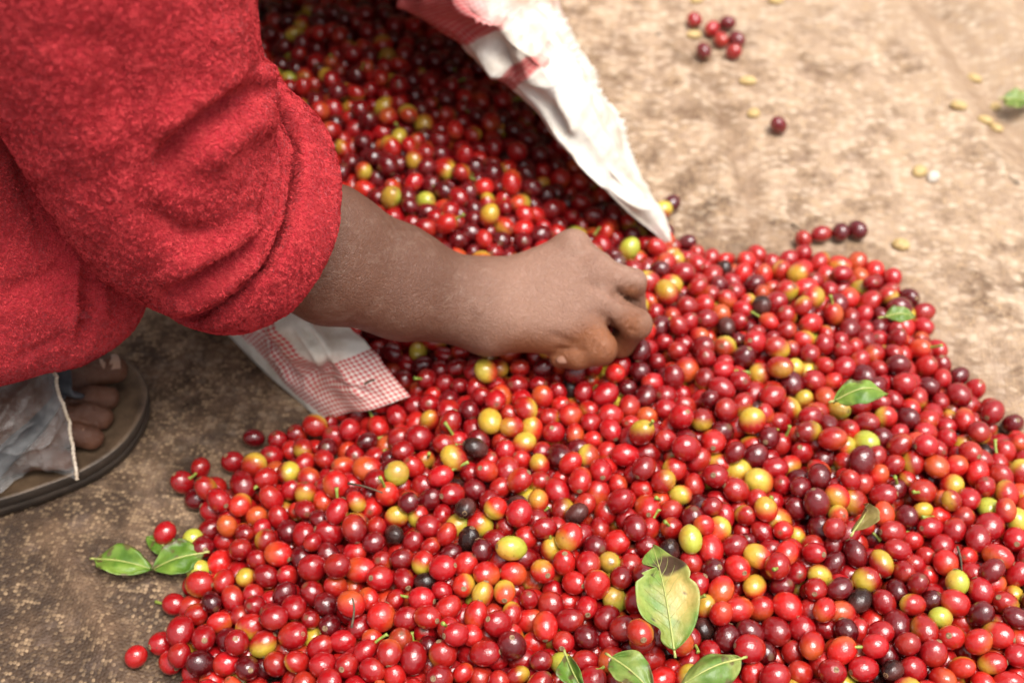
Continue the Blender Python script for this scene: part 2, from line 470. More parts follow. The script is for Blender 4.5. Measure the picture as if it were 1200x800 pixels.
def mat_plastic():
    b = MB('cloudy_plastic')
    n = b.noise(70.0, 4, 0.65, dist=1.5)
    b.set(Base_Color=(0.62, 0.60, 0.58, 1), Roughness=0.13, Specular_IOR_Level=0.7, Normal=b.bump(n, 0.9, 0.003))
    tr = b.n('ShaderNodeBsdfTransparent', Color=(0.93, 0.92, 0.90, 1))
    f = b.n('ShaderNodeMapRange', dict(clamp=True), Value=b.noise(45.0, 4, 0.6), From_Min=0.3, From_Max=0.7, To_Min=0.03, To_Max=0.27).outputs[0]
    mx = b.n('ShaderNodeMixShader', _0=f, _1=tr.outputs[0], _2=b.b.outputs[0])
    b.t.links.new(mx.outputs[0], b.out.inputs[0])
    return b.m

M_TARP, M_GROUND, M_CHERRY, M_LEAF, M_SKIN = mat_tarp(), mat_ground(), mat_cherry(), mat_leaf(), mat_skin()
M_FLEECE, M_FIBRE, M_SACK, M_PLASTIC = mat_fleece('red_fleece'), mat_fibre(), mat_sack(), mat_plastic()
M_CUFF = mat_fleece('red_fleece_inside', 0.95)
M_NAVEL = mat_simple('cherry_navel', (0.10, 0.045, 0.02), (0.32, 0.20, 0.10), 700, 0.7)
M_STALK = mat_simple('green_stalk', (0.16, 0.22, 0.03), (0.30, 0.34, 0.06), 500, 0.5)
M_RIB = mat_simple('leaf_rib', (0.26, 0.31, 0.07), (0.42, 0.41, 0.13), 300, 0.5)
M_BEAN = mat_simple('parchment_bean', (0.34, 0.22, 0.075), (0.52, 0.38, 0.17), 300, 0.6)
M_PALE = mat_simple('pale_husk', (0.42, 0.36, 0.30), (0.56, 0.50, 0.42), 300, 0.7)
M_TWIG = mat_simple('dry_twig', (0.05, 0.03, 0.018), (0.12, 0.08, 0.045), 400, 0.85)
M_RUBBER = mat_simple('worn_rubber', (0.022, 0.016, 0.012), (0.060, 0.042, 0.030), 60, 0.62, 0.5, 200, 0.001)
M_FOOTBED = mat_simple('footbed', (0.050, 0.030, 0.018), (0.15, 0.095, 0.055), 50, 0.5, 0.6, 240, 0.001)
M_STRAP = mat_simple('strap', (0.025, 0.027, 0.032), (0.055, 0.058, 0.066), 120, 0.6)
M_NAIL = mat_simple('nail', (0.26, 0.14, 0.09), (0.40, 0.26, 0.18), 200, 0.35, 0.2)
M_FNAIL = mat_simple('fingernail', (0.25, 0.115, 0.07), (0.30, 0.15, 0.10), 200, 0.4, 0.2)
M_TROUSER = mat_simple('trouser_cloth', (0.03, 0.028, 0.03), (0.06, 0.055, 0.055), 30, 0.9)
M_HAIR = mat_simple('hair', (0.006, 0.005, 0.005), (0.02, 0.016, 0.014), 500, 0.8, 1.0, 400, 0.004)
M_EYE = mat_simple('eye', (0.6, 0.58, 0.55), (0.7, 0.68, 0.65), 100, 0.2)
M_EDGE = mat_simple('yellowed_plastic', (0.36, 0.27, 0.18), (0.55, 0.46, 0.36), 150, 0.4)

# ------------------------------------------------------------------ ground and tarp
gv = np.array([[-600, -600, -0.02], [600, -600, -0.02], [600, 600, -0.02], [-600, 600, -0.02]], float)
tag(link('ground', mesh_from('ground', gv, [[0, 1, 2, 3]]), M_GROUND), kind='structure')

def tarp_z(x, y):
    p = np.stack([x, y, np.zeros_like(x)], -1)
    z = 0.0016 * fbm(p, 9.0, 3, 2) + 0.0008 * fbm(p, 40.0, 5, 2)
    far = np.clip((y - 0.72) / 0.3, 0, 1) * np.clip((x - 0.12) / 0.12, 0, 1)
    z = z + far * 0.0016 * fbm(p, 14.0, 8, 2)
    def ridge(pts, w, a):
        P = np.array([G(*q)[:2] for q in pts])
        best = np.full(x.shape, 1e9)
        for k in range(len(P) - 1):
            ab = P[k + 1] - P[k]
            qx, qy = x - P[k][0], y - P[k][1]
            t = np.clip((qx * ab[0] + qy * ab[1]) / (ab @ ab), 0, 1)
            best = np.minimum(best, np.hypot(qx - t * ab[0], qy - t * ab[1]))
        return a * np.exp(-(best / w) ** 2)
    global fold_dirt
    fold_dirt = np.clip(ridge([(1050, -40), (1105, 60), (1150, 120), (1235, 220)], 0.018, 0.8) + ridge([(1180, -60), (1240, 60)], 0.03, .5) + ridge([(806, 50), (838, 110), (868, 190), (890, 260)], 0.010, 0.6) + ridge([(800, 290), (850, 280), (930, 285), (1010, 300), (1060, 340), (1100, 400), (1190, 490)], 0.022, .45) + ridge([(60, 620), (115, 720), (160, 800)], 0.009, .5), 0, 1)
    z += ridge([(1060, -40), (1130, 60), (1230, 200)], 0.014, -0.010) + ridge([(1100, -60), (1180, 40), (1290, 170)], 0.016, 0.012)
    z += ridge([(1030, -20), (1095, 90), (1190, 240)], 0.02, 0.008)
    z += ridge([(812, 60), (840, 110), (870, 190), (880, 230)], 0.010, -0.006) + ridge([(790, 70), (822, 130), (850, 210)], 0.012, 0.004)
    z += ridge([(60, 620), (110, 720), (150, 800)], 0.008, 0.005) + ridge([(230, 400), (300, 450), (340, 480)], 0.010, 0.004)
    z += ridge([(1200, 420), (1160, 380), (1130, 300)], 0.02, 0.005)
    return z

n = 520
xs = np.linspace(-1.5, 1.5, n); ys = np.linspace(-0.7, 2.3, n)
X, Y = np.meshgrid(xs, ys, indexing='ij')
# keep the sheet level where the heap and the sack press on it
Z = tarp_z(X.ravel(), Y.ravel())
tv = np.stack([X.ravel(), Y.ravel(), Z], -1)
tarp_mesh = mesh_from('woven_tarp', tv, grid_faces(n, n))
add_float(tarp_mesh, 'fold_dirt', fold_dirt)
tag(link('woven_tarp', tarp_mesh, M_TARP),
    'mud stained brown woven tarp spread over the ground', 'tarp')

def ground_at(u, v):
    p = G(u, v)
    for _ in range(3):
        p = G(u, v, float(tarp_z(np.array([p[0]]), np.array([p[1]]))[0]))
    return p

# ------------------------------------------------------------------ sack
def mid(a, b, f, up):
    return np.asarray(a) * (1 - f) + np.asarray(b) * f + np.array([0, 0, up])
ST = []
def stn(rim, crest, base, up=0.02):
    rim, crest, base = (np.asarray(k, float) for k in (rim, crest, base))
    ST.append([rim, crest, mid(crest, base, 0.5, up), base])
stn(G(792, 296, .012), G(792, 290, .018), G(797, 295, .002), 0.0)            # 0 right corner of the mouth
stn(G(765, 272, .036), G(770, 256, .046), G(782, 262, .002), 0.004)          # 1
stn(G(735, 248, .056), G(744, 222, .070), G(764, 232, .002), 0.008)          # 2
stn(G(700, 212, .084), G(712, 178, .104), G(738, 186, .002), 0.014)          # 3
stn(G(654, 160, .108), G(676, 122, .134), G(709, 128, .002), 0.020)          # 4
stn(G(604, 110, .124), G(646, 80, .158), G(694, 92, .002), 0.024)            # 5
stn(G(576, 88, .132), G(622, 60, .168), G(686, 74, .002), 0.024)             # 6
stn(G(540, 55, .142), G(592, 34, .180), G(672, 40, .002), 0.026)             # 7
stn(G(475, 0, .165), G(545, -20, .205), G(655, 0, .002), 0.030)              # 8
stn((-.150, .885, .235), (-.110, .97, .29), (.035, 1.20, .002), 0.05)        # 9
stn((-.225, .89, .28), (-.215, 1.0, .34), (-.10, 1.34, .002), 0.06)        # 10
stn((-.285, .85, .22), (-.325, .92, .27), (-.33, 1.18, .002), 0.05)          # 11
stn((-.270, .77, .125), (-.300, .79, .145), (-.345, .86, .002), 0.02)        # 12
stn(G(320, 272, .092), G(280, 285, .100), G(205, 330, .002), 0.012)          # 13
stn(G(372, 330, .076), G(325, 345, .082), G(262, 387, .002), 0.010)          # 14
stn(G(420, 390, .060), G(372, 408, .064), G(312, 438, .002), 0.008)          # 15
stn(G(452, 430, .046), G(408, 446, .044), G(345, 466, .002), 0.006)          # 16
stn(G(481, 464, .034), G(437, 478, .026), G(376, 494, .002), 0.002)          # 17
ST = np.array(ST)
NT, NS = 17 * 34 + 1, 60
cols = [catmull(ST[:, k], NT) for k in range(4)]
ti = np.linspace(0, 17, NT)
S4 = np.stack(cols, 1)
sack = np.stack([catmull(S4[i], NS) for i in range(NT)])
flat = sack.reshape(-1, 3)
SF = grid_faces(NT, NS)
Nn = vert_normals(flat, SF)
if Nn[(NT // 4) * NS + NS // 3][2] < 0: SF = SF[:, ::-1]; Nn = -Nn
TI = np.repeat(ti, NS); SV = np.tile(np.linspace(0, 1, NS), NT)
dU = np.linalg.norm(np.diff(sack[:, NS // 3], axis=0), axis=1); Ulen = np.repeat(np.concatenate([[0], np.cumsum(dU)]), NS)
dV = np.linalg.norm(np.diff(sack, axis=1), axis=2); Vlen = np.concatenate([np.zeros((NT, 1)), np.cumsum(dV, 1)], 1).ravel()
amp = np.clip(TI / 2.5, 0.12, 1) * np.clip((17.3 - TI) / 2.0, 0.3, 1) * np.clip((1 - SV) * 5, 0, 1)
# long creases run along the mouth, short puckers across it
q = np.stack([Ulen * 9, Vlen * 55, np.zeros_like(Ulen)], -1)
crease = np.abs(vnoise(q, 1.0, 4)); crease = (1 - crease) ** 4
q2 = np.stack([Ulen * 34, Vlen * 20, np.zeros_like(Ulen)], -1)
flat = flat + Nn * (amp * (0.009 * (crease - .3) + 0.0060 * fbm(q2, 1.0, 9, 3)))[:, None]
flat = strokes(flat, Nn, [([(578, 42), (592, 75), (604, 96)], 6, -0.010), ([(560, 48), (576, 76), (586, 92)], 7, 0.006), ([(606, 52), (618, 75), (628, 98)], 7, 0.006), ([(640, 120), (655, 145), (662, 160)], 5, -.006), ([(650, 110), (668, 138), (676, 160)], 5, .005), ([(665, 60), (700, 150), (765, 250)], 5, .003), ([(385, 438), (365, 408), (345, 380)], 4, 0.004), ([(392, 440), (372, 405), (352, 380)], 4, -0.004), ([(383, 440), (400, 452), (440, 462)], 4, -0.003)])
flat[:, 2] = np.maximum(flat[:, 2], 0.002)
me = mesh_from('sack_wall', flat, SF)
uvl = me.uv_layers.new(name='UVMap')
lv = np.empty(len(me.loops), np.int32); me.loops.foreach_get('vertex_index', lv)
uvl.data.foreach_set('uv', np.stack([Ulen[lv], Vlen[lv]], -1).astype(np.float32).ravel())
add_float(me, 'ti', TI); add_float(me, 'sv', SV)
sack_root = link('woven_sack', None)
sack_root.location = (0, 0, 0)
tag(sack_root, 'white woven plastic sack with red check bands, mouth open and spilling cherries', 'sack')
sw = link('sack_wall', me, M_SACK, sack_root)
sm = sw.modifiers.new('thickness', 'SOLIDIFY'); sm.thickness = 0.0007; sm.offset = -1
base_loop = ST[:, 3].copy(); base_loop[:, 2] = 0.0035
cen = base_loop.mean(0)
bl = np.vstack([catmull(base_loop, 80), cen]); bl[-1, 2] = 0.0035
bl[:80] = cen + (bl[:80] - cen) * 0.985
bf = [[i, i + 1, 80] for i in range(79)] + [[79, 0, 80]]
meb = mesh_from('sack_underside', bl, bf, False)
uvb = meb.uv_layers.new(name='UVMap')
link('sack_underside', meb, M_SACK, sack_root)
# turned hem along the rim
rim = flat.reshape(NT, NS, 3)[:, 0]
rn = Nn.reshape(NT, NS, 3)[:, 0]
def tube(name, pts, rad, mat, parent, seg=8):
    pts = np.asarray(pts, float); m = len(pts)
    T = np.gradient(pts, axis=0); T /= np.maximum(np.linalg.norm(T, axis=1, keepdims=True), 1e-9)
    ref = np.array([0.13, 0.21, 0.97])
    A = np.cross(T, ref); A /= np.linalg.norm(A, axis=1, keepdims=True); B = np.cross(T, A)
    rad = np.broadcast_to(np.asarray(rad, float), (m,))
    a = np.linspace(0, 2 * np.pi, seg, endpoint=False)
    V = pts[:, None] + rad[:, None, None] * (np.cos(a)[None, :, None] * A[:, None] + np.sin(a)[None, :, None] * B[:, None])
    V = np.vstack([V.reshape(-1, 3), pts[0], pts[-1]])
    F = grid_faces(m, seg, True)
    c0 = [[m * seg, (j + 1) % seg, j, m * seg] for j in range(seg)]
    me = bpy.data.meshes.new(name)
    fl = F.tolist() + [[m * seg, j, (j + 1) % seg] for j in range(seg)] + [[m * seg + 1, (m - 1) * seg + (j + 1) % seg, (m - 1) * seg + j] for j in range(seg)]
    me.from_pydata(V.tolist(), [], fl)
    me.polygons.foreach_set('use_smooth', [True] * len(me.polygons))
    me.update()
    return link(name, me, mat, parent)

# ------------------------------------------------------------------ cherries: settle a heap of round fruit
edge_px = [(412, 500), (330, 535), (290, 552), (246, 575), (240, 606), (262, 640), (240, 680), (212, 725), (205, 800), (200, 900), (260, 1120),
           (700, 1200), (1250, 1150), (1420, 900), (1330, 640), (1185, 512), (1140, 474), (1092, 412), (1068, 362), (1008, 300), (990, 284), (940, 300), (900, 302), (850, 292), (802, 290)]
poly = [G(u, v, 0.004)[:2] for u, v in edge_px]
poly += [np.array(p) for p in ((.105, .735), (.055, .86), (.005, .98), (-.03, 1.08), (-.15, 1.12), (-.29, 1.06), (-.315, .93), (-.285, .80))]
poly += [G(u, v, 0.02)[:2] for u, v in ((250, 325), (330, 398), (376, 438), (412, 478))]
poly = np.array(poly)

def poly_dist(x, y):
    inside = np.zeros(x.shape, bool); best = np.full(x.shape, 1e9)
    for k in range(len(poly)):
        a, b = poly[k], poly[(k + 1) % len(poly)]
        ab = b - a
        t = np.clip(((x - a[0]) * ab[0] + (y - a[1]) * ab[1]) / (ab @ ab), 0, 1)
        best = np.minimum(best, np.hypot(x - a[0] - t * ab[0], y - a[1] - t * ab[1]))
        c = (a[1] > y) != (b[1] > y)
        inside ^= c & (x < ab[0] * (y - a[1]) / (ab[1] if ab[1] != 0 else 1e-9) + a[0])
    return np.where(inside, best, -best)

gx0, gy0, gh = -0.5, 0.02, 0.004
gnx, gny = 310, 310
GX, GY = np.meshgrid(gx0 + gh * np.arange(gnx), gy0 + gh * np.arange(gny), indexing='ij')
PD = poly_dist(GX, GY)
gp = np.stack([GX.ravel(), GY.ravel(), np.zeros(GX.size)], -1)
und = fbm(gp, 11.0, 21, 2).reshape(GX.shape)
HM = 0.056 + 0.06 * np.clip(GY - 0.72, 0, 0.3) * np.clip((0.16 - GX) / 0.1, 0, 1) + 0.010 * und
SURF = np.where(PD > 0, HM * (1 - np.exp(-np.maximum(PD, 0) / (HM * 1.05))), 0) + 0.004
LAYER = 0.034
FLOOR = np.maximum(0.0, SURF - LAYER)
FLOOR[PD < 0.004] = 0

def samp(A, x, y):
    fx = np.clip((x - gx0) / gh, 0, gnx - 1.001); fy = np.clip((y - gy0) / gh, 0, gny - 1.001)
    i = fx.astype(int); j = fy.astype(int); a = fx - i; b = fy - j
    return A[i, j] * (1 - a) * (1 - b) + A[i + 1, j] * a * (1 - b) + A[i, j + 1] * (1 - a) * b + A[i + 1, j + 1] * a * b

# hand bones (pixel u, v, depth, radius): the fruit has to make room for them
HB = dict(
    forearm_radial=[(195, 208, .768, .034), (390, 276, .835, .0305), (470, 308, .866, .0238), (553, 340, .893, .0178)],
    forearm_ulnar=[(190, 238, .770, .034), (385, 327, .836, .0275), (470, 355, .862, .0225), (562, 377, .889, .0172)],
    index_m=[(580, 338, .894, .0165), (670, 293, .895, .0125)],
    middle_m=[(580, 345, .890, .0175), (698, 317, .890, .0125)],
    ring_m=[(580, 360, .888, .0175), (700, 349, .887, .0125)],
    little_m=[(580, 374, .887, .017), (685, 381, .885, .0135)],
    edge_m=[(588, 382, .890, .0155), (662, 393, .889, .0145)],
    thumb_m=[(590, 345, .905, .018), (640, 340, .930, .014)])
FG = dict(
    index=[(672, 293, .895, .0120), (702, 312, .922, .0098), (712, 345, .947, .0086), (706, 362, .960, .0075)],
    middle=[(698, 318, .889, .0118), (741, 331, .892, .0098), (742, 366, .917, .0090), (730, 385, .932, .0078)],
    ring=[(702, 351, .886, .0118), (745, 380, .889, .0106), (728, 402, .907, .0093), (704, 408, .916, .0080)],
    little=[(686, 381, .884, .0128), (704, 408, .880, .0114), (677, 417, .884, .0092), (656, 419, .889, .0078)],
    thumb=[(640, 340, .930, .0135), (685, 350, .946, .0110), (708, 372, .955, .0090)])
stat = []
for ch in list(HB.values()) + list(FG.values()):
    for a, b in zip(ch[:-1], ch[1:]):
        A_, B_ = D(*a[:3]), D(*b[:3])
        for f in np.linspace(0, 1, 7):
            stat.append([*(A_ * (1 - f) + B_ * f), a[3] * (1 - f) + b[3] * f])
stat = np.array(stat)

# fruit measured one by one along the edges of the heap and out on the tarp: (u, v, look)
LOOSE = [(814, 23, 'red'), (835, 32, 'red'), (853, 25, 'dark'), (845, 45, 'red'), (864, 45, 'dark'), (825, 56, 'dark'), (860, 60, 'red'),
         (912, 148, 'dark'), (787, 238, 'dark'), (777, 246, 'yellow'), (160, 770, 'red'), (297, 512, 'dark'), (194, 626, 'red')]
EDGE = [(214, 565, 'red'), (235, 548, 'red'), (230, 584, 'dark'), (253, 571, 'blush'), (273, 541, 'red'), (284, 566, 'red'), (249, 600, 'red'), (269, 611, 'red'),
        (227, 635, 'green'), (238, 642, 'dark'), (232, 668, 'green'), (226, 686, 'red'), (204, 709, 'red'), (224, 711, 'red'), (247, 709, 'red'), (216, 741, 'blush'),
        (219, 763, 'blush'), (200, 776, 'red'), (226, 788, 'red'), (1005, 270, 'dark'), (985, 273, 'dark'), (962, 275, 'red'), (941, 282, 'red'), (1065, 350, 'dark'),
        (1082, 366, 'red'), (1099, 409, 'red'), (1143, 455, 'red'), (1187, 496, 'dark'), (805, 284, 'dark'), (1162, 478, 'red'), (1103, 428, 'red')]
fixed, fr, flook = [], [], []
for u, v, k in LOOSE + EDGE:
    r = 0.0080 + 0.0005 * random.uniform(-1, 1)
    p = G(u, v, r)
    r2 = r
    fixed.append(p); fr.append(r); flook.append(k)
fixed.append(G(750, 741, 0.083)); fr.append(.0082); flook.append('orange')
fixed = np.array(fixed); fr = np.array(fr); NF = len(fixed)
fixed[:-1, 2] = (fr + tarp_z(fixed[:, 0], fixed[:, 1]))[:-1]

vol = np.clip(SURF - FLOOR, 0, None) * (PD > 0)
N = int(vol.sum() * gh * gh * 0.66 / (4 / 3 * math.pi * 0.0077 ** 3))
w = vol.ravel() / vol.sum()
pick = RNG.choice(len(w), N, p=w)
px_ = GX.ravel()[pick] + RNG.uniform(-gh / 2, gh / 2, N); py_ = GY.ravel()[pick] + RNG.uniform(-gh / 2, gh / 2, N)
pz_ = samp(FLOOR, px_, py_) + RNG.uniform(0.005, 1.0, N) * (samp(SURF, px_, py_) - samp(FLOOR, px_, py_)) + 0.006
P = np.vstack([fixed, np.stack([px_, py_, pz_], -1)])
R = np.concatenate([fr, np.clip(RNG.normal(0.0078, 0.00075, N), 0.0058, 0.0093)])
NA = len(P)
inv = np.ones(NA); inv[:NF] = 0
FGX, FGY = np.gradient(FLOOR, gh)
CS = 0.0194
def find_pairs(P):
    lo = P.min(0) - CS
    c = ((P - lo) / CS).astype(int)
    dims = c.max(0) + 2
    key = (c[:, 0] * dims[1] + c[:, 1]) * dims[2] + c[:, 2]
    order = np.argsort(key, kind='stable'); sk = key[order]
    start = np.searchsorted(sk, sk, 'left'); slot = np.arange(len(sk)) - start
    tab = np.full((dims.prod() + 1, 10), -1, np.int64)
    ok = slot < 10
    tab[sk[ok], slot[ok]] = order[ok]
    I, J = [], []
    for dx in (-1, 0, 1):
        for dy in (-1, 0, 1):
            for dz in (-1, 0, 1):
                nb = c + (dx, dy, dz)
                good = ((nb >= 0) & (nb < dims)).all(1)
                kk = np.where(good, (nb[:, 0] * dims[1] + nb[:, 1]) * dims[2] + nb[:, 2], dims.prod())
                cand = tab[kk]
                ii = np.repeat(np.arange(len(P)), 10); jj = cand.ravel()
                m = jj > ii
                I.append(ii[m]); J.append(jj[m])
    I = np.concatenate(I); J = np.concatenate(J)
    m = np.linalg.norm(P[I] - P[J], axis=1) < 1.35 * (R[I] + R[J])
    return I[m], J[m]
ITER = 170
near_stat = None
for it in range(ITER):
    if it % 5 == 0:
        I, J = find_pairs(P)
        dm = np.full(NA, 1e9)
        near_stat = np.where((P[:, 1] > 0.45) & (P[:, 0] > -0.3) & (P[:, 0] < 0.2) & (P[:, 1] < 0.75))[0]
    P[NF:, 2] -= 0.0004 if it < ITER - 30 else 0.00012
    for sub in range(2):
        dv = P[I] - P[J]
        dist = np.maximum(np.linalg.norm(dv, axis=1), 1e-6)
        ov = np.maximum(0.94 * (R[I] + R[J]) - dist, 0)
        wi, wj = inv[I], inv[J]
        k = 0.42 * ov / dist / np.maximum(wi + wj, 1e-6)
        corr = dv * k[:, None]
        for ax in range(3):
            P[:, ax] += np.bincount(I, corr[:, ax] * wi, NA) - np.bincount(J, corr[:, ax] * wj, NA)
        fz = samp(FLOOR, P[:, 0], P[:, 1]); gx_ = samp(FGX, P[:, 0], P[:, 1]); gy_ = samp(FGY, P[:, 0], P[:, 1])
        nl = np.sqrt(1 + gx_ ** 2 + gy_ ** 2)
        pen = np.maximum(R * 0.97 - (P[:, 2] - fz) / nl, 0) * inv
        P[:, 0] -= 0.35 * pen * gx_ / nl; P[:, 1] -= 0.35 * pen * gy_ / nl; P[:, 2] += pen / nl
        Q = P[near_stat]; RQ = R[near_stat]
        for s in stat:
            dvs = Q - s[:3]
            ds = np.linalg.norm(dvs, axis=1)
            o = np.maximum(s[3] + RQ * 0.96 - ds, 0) * inv[near_stat]
            Q = Q + dvs * (o / np.maximum(ds, 1e-6))[:, None]
        P[near_stat] = Q
# drop fruit pushed up on top of the hand or thrown clear of the heap
top = samp(SURF, P[:, 0], P[:, 1])
keep = (P[:, 2] < top + 0.022) & (P[:, 2] > 0.002)
keep &= ~((samp(PD, P[:, 0], P[:, 1]) < -0.012) & (np.arange(NA) >= NF))
# nothing lies under the outer face of the sack's left flap
fa, fb_ = G(262, 387)[:2], G(376, 494)[:2]
side_ = (fb_[0] - fa[0]) * (P[:, 1] - fa[1]) - (fb_[1] - fa[1]) * (P[:, 0] - fa[0])
keep &= ~((side_ < 0.012 * np.linalg.norm(fb_ - fa)) & (P[:, 1] > fb_[1] + 0.006) & (P[:, 1] < 0.8))
bx_ = np.interp(P[:, 1], [.69, .72, .95, 1.2], [.13, .118, .055, .0])
keep &= ~((P[:, 1] > .715) & (P[:, 0] > bx_ - 0.012) & (P[:, 1] > .74 - (P[:, 0] - .129)))
keep[:NF] = True
P, R = P[keep], R[keep]; NA = len(P)

# looks: colour of the ripe skin, colour at the paler end, how far the pale end reaches
PAL = dict(
    red=((0.285, 0.0050, 0.007), (0.36, 0.024, 0.010), 0.30),
    scarlet=((0.39, 0.010, 0.008), (0.47, 0.080, 0.016), 0.38),
    dark=((0.105, 0.003, 0.005), (0.17, 0.006, 0.007), 0.3),
    blush=((0.36, 0.011, 0.008), (0.50, 0.38, 0.036), 0.40),
    orange=((0.40, 0.020, 0.010), (0.52, 0.33, 0.034), 0.50),
    yellow=((0.44, 0.045, 0.014), (0.52, 0.40, 0.045), 0.62),
    green=((0.50, 0.30, 0.04), (0.40, 0.42, 0.045), 0.80),
    black=((0.024, 0.009, 0.007), (0.080, 0.022, 0.018), 0.55))
names = ['red', 'scarlet', 'dark', 'blush', 'orange', 'yellow', 'green', 'black']
looks = np.array(RNG.choice(names, NA, p=[0.45, 0.23, 0.11, 0.165, 0.022, 0.007, 0.008, 0.008]), dtype=object)
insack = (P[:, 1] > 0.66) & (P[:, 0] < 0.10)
for i in np.where(insack & (RNG.random(NA) < 0.35))[0]:  # shade inside the sack put into colour: some red fruit turned maroon
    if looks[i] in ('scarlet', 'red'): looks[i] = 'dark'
looks[:NF] = flook
# a few fruit that can be picked out in the photograph by colour
SPOTS = [(560, 513, 'black'), (536, 562, 'black'), (549, 620, 'black'), (545, 602, 'black'), (492, 583, 'dark'), (668, 452, 'black'), (675, 594, 'black'), (457, 625, 'black'), (1012, 688, 'black'),
         (855, 314, 'black'), (892, 356, 'black'), (834, 462, 'dark'), (596, 687, 'yellow'), (600, 656, 'green'), (706, 700, 'green'), (852, 624, 'yellow'), (957, 675, 'yellow'), (1120, 669, 'green'), (660, 617, 'blush'),
         (981, 604, 'yellow'), (892, 559, 'yellow'), (788, 573, 'yellow'), (685, 543, 'yellow'), (646, 633, 'orange'), (750, 741, 'orange'), (617, 756, 'blush'), (652, 778, 'green'), (482, 752, 'yellow'), (541, 696, 'orange'),
         (948, 430, 'green'), (853, 393, 'yellow'), (1003, 512, 'green'), (1005, 328, 'green'), (921, 396, 'orange'), (1152, 598, 'green'), (795, 328, 'orange'), (750, 282, 'green'), (575, 490, 'orange'), (532, 531, 'orange'),
         (478, 552, 'green'), (505, 540, 'blush'), (461, 235, 'green'), (507, 226, 'green'), (585, 262, 'orange'), (470, 125, 'yellow'), (457, 155, 'yellow'), (502, 412, 'yellow'), (340, 25, 'yellow'), (420, 208, 'yellow')]
pr = proj(P)
for u, v, k in SPOTS:
    dd = np.hypot(pr[:, 0] - u, pr[:, 1] - v)
    c = np.where(dd < 16)[0]
    if len(c): looks[c[np.argmin(pr[c, 2] * 900 + dd[c])]] = k

# which fruit the photograph shows largest: paint discs far to near
buf = np.full((400, 600), -1, np.int32)
sx, sy, sr = pr[:, 0] / 2, pr[:, 1] / 2, R * FPX / pr[:, 2] / 2
for i in np.argsort(-pr[:, 2]):
    x0, x1 = max(0, int(sx[i] - sr[i])), min(600, int(sx[i] + sr[i]) + 2)
    y0, y1 = max(0, int(sy[i] - sr[i])), min(400, int(sy[i] + sr[i]) + 2)
    if x0 >= x1 or y0 >= y1: continue
    yy, xx = np.ogrid[y0:y1, x0:x1]
    buf[y0:y1, x0:x1][(xx - sx[i]) ** 2 + (yy - sy[i]) ** 2 <= sr[i] ** 2] = i
visible = np.bincount(buf[buf >= 0], minlength=NA)
order = [i for i in np.argsort(-visible) if i >= NF]
single = list(range(NF)) + order[:296 - NF]
single_set = set(single)

# fruit mesh: rings from the navel to the stalk end
def ring_ball(nr, ns, navel=True):
    th = np.concatenate([[0.20], np.linspace(0.42, math.pi - 0.28, nr)])
    V = [[0, 0, 0.955]]
    for t in th:
        for j in range(ns):
            a = 2 * math.pi * j / ns
            V.append([math.sin(t) * math.cos(a), math.sin(t) * math.sin(a), math.cos(t)])
    V.append([0, 0, -0.985])
    F = [[0, 1 + j, 1 + (j + 1) % ns] for j in range(ns)]
    for k in range(len(th) - 1):
        for j in range(ns):
            a, b = 1 + k * ns + j, 1 + k * ns + (j + 1) % ns
            c, d = a + ns, b + ns
            F += [[a, c, d], [a, d, b]]
    e = len(V) - 1; o = 1 + (len(th) - 1) * ns
    F += [[e, o + (j + 1) % ns, o + j] for j in range(ns)]
    return np.array(V, float), np.array(F)
HI, MID, LO = ring_ball(9, 18), ring_ball(6, 12), ring_ball(3, 7)

def rand_rot(n):
    q = RNG.normal(size=(n, 4)); q /= np.linalg.norm(q, axis=1, keepdims=True)
    a, b, c, d = q.T
    return np.stack([np.stack([1 - 2 * (c * c + d * d), 2 * (b * c - a * d), 2 * (b * d + a * c)], -1),
                     np.stack([2 * (b * c + a * d), 1 - 2 * (b * b + d * d), 2 * (c * d - a * b)], -1),
                     np.stack([2 * (b * d - a * c), 2 * (c * d + a * b), 1 - 2 * (b * b + c * c)], -1)], 1)
ROT = rand_rot(NA)
PATCH = RNG.normal(size=(NA, 3)); PATCH[:, 2] -= 1.2; PATCH /= np.linalg.norm(PATCH, axis=1, keepdims=True)
SHAPE = np.stack([RNG.uniform(0.95, 1.02, NA), RNG.uniform(0.90, 0.98, NA), RNG.uniform(1.03, 1.22, NA)], -1)
TONE = np.clip(RNG.normal(1.0, 0.19, NA), 0.55, 1.45)
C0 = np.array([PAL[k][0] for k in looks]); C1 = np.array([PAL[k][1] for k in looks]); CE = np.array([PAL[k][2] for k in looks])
CE = np.clip(CE + RNG.uniform(-0.12, 0.18, NA), 0, 1)
DRY = (looks == 'black').astype(float)

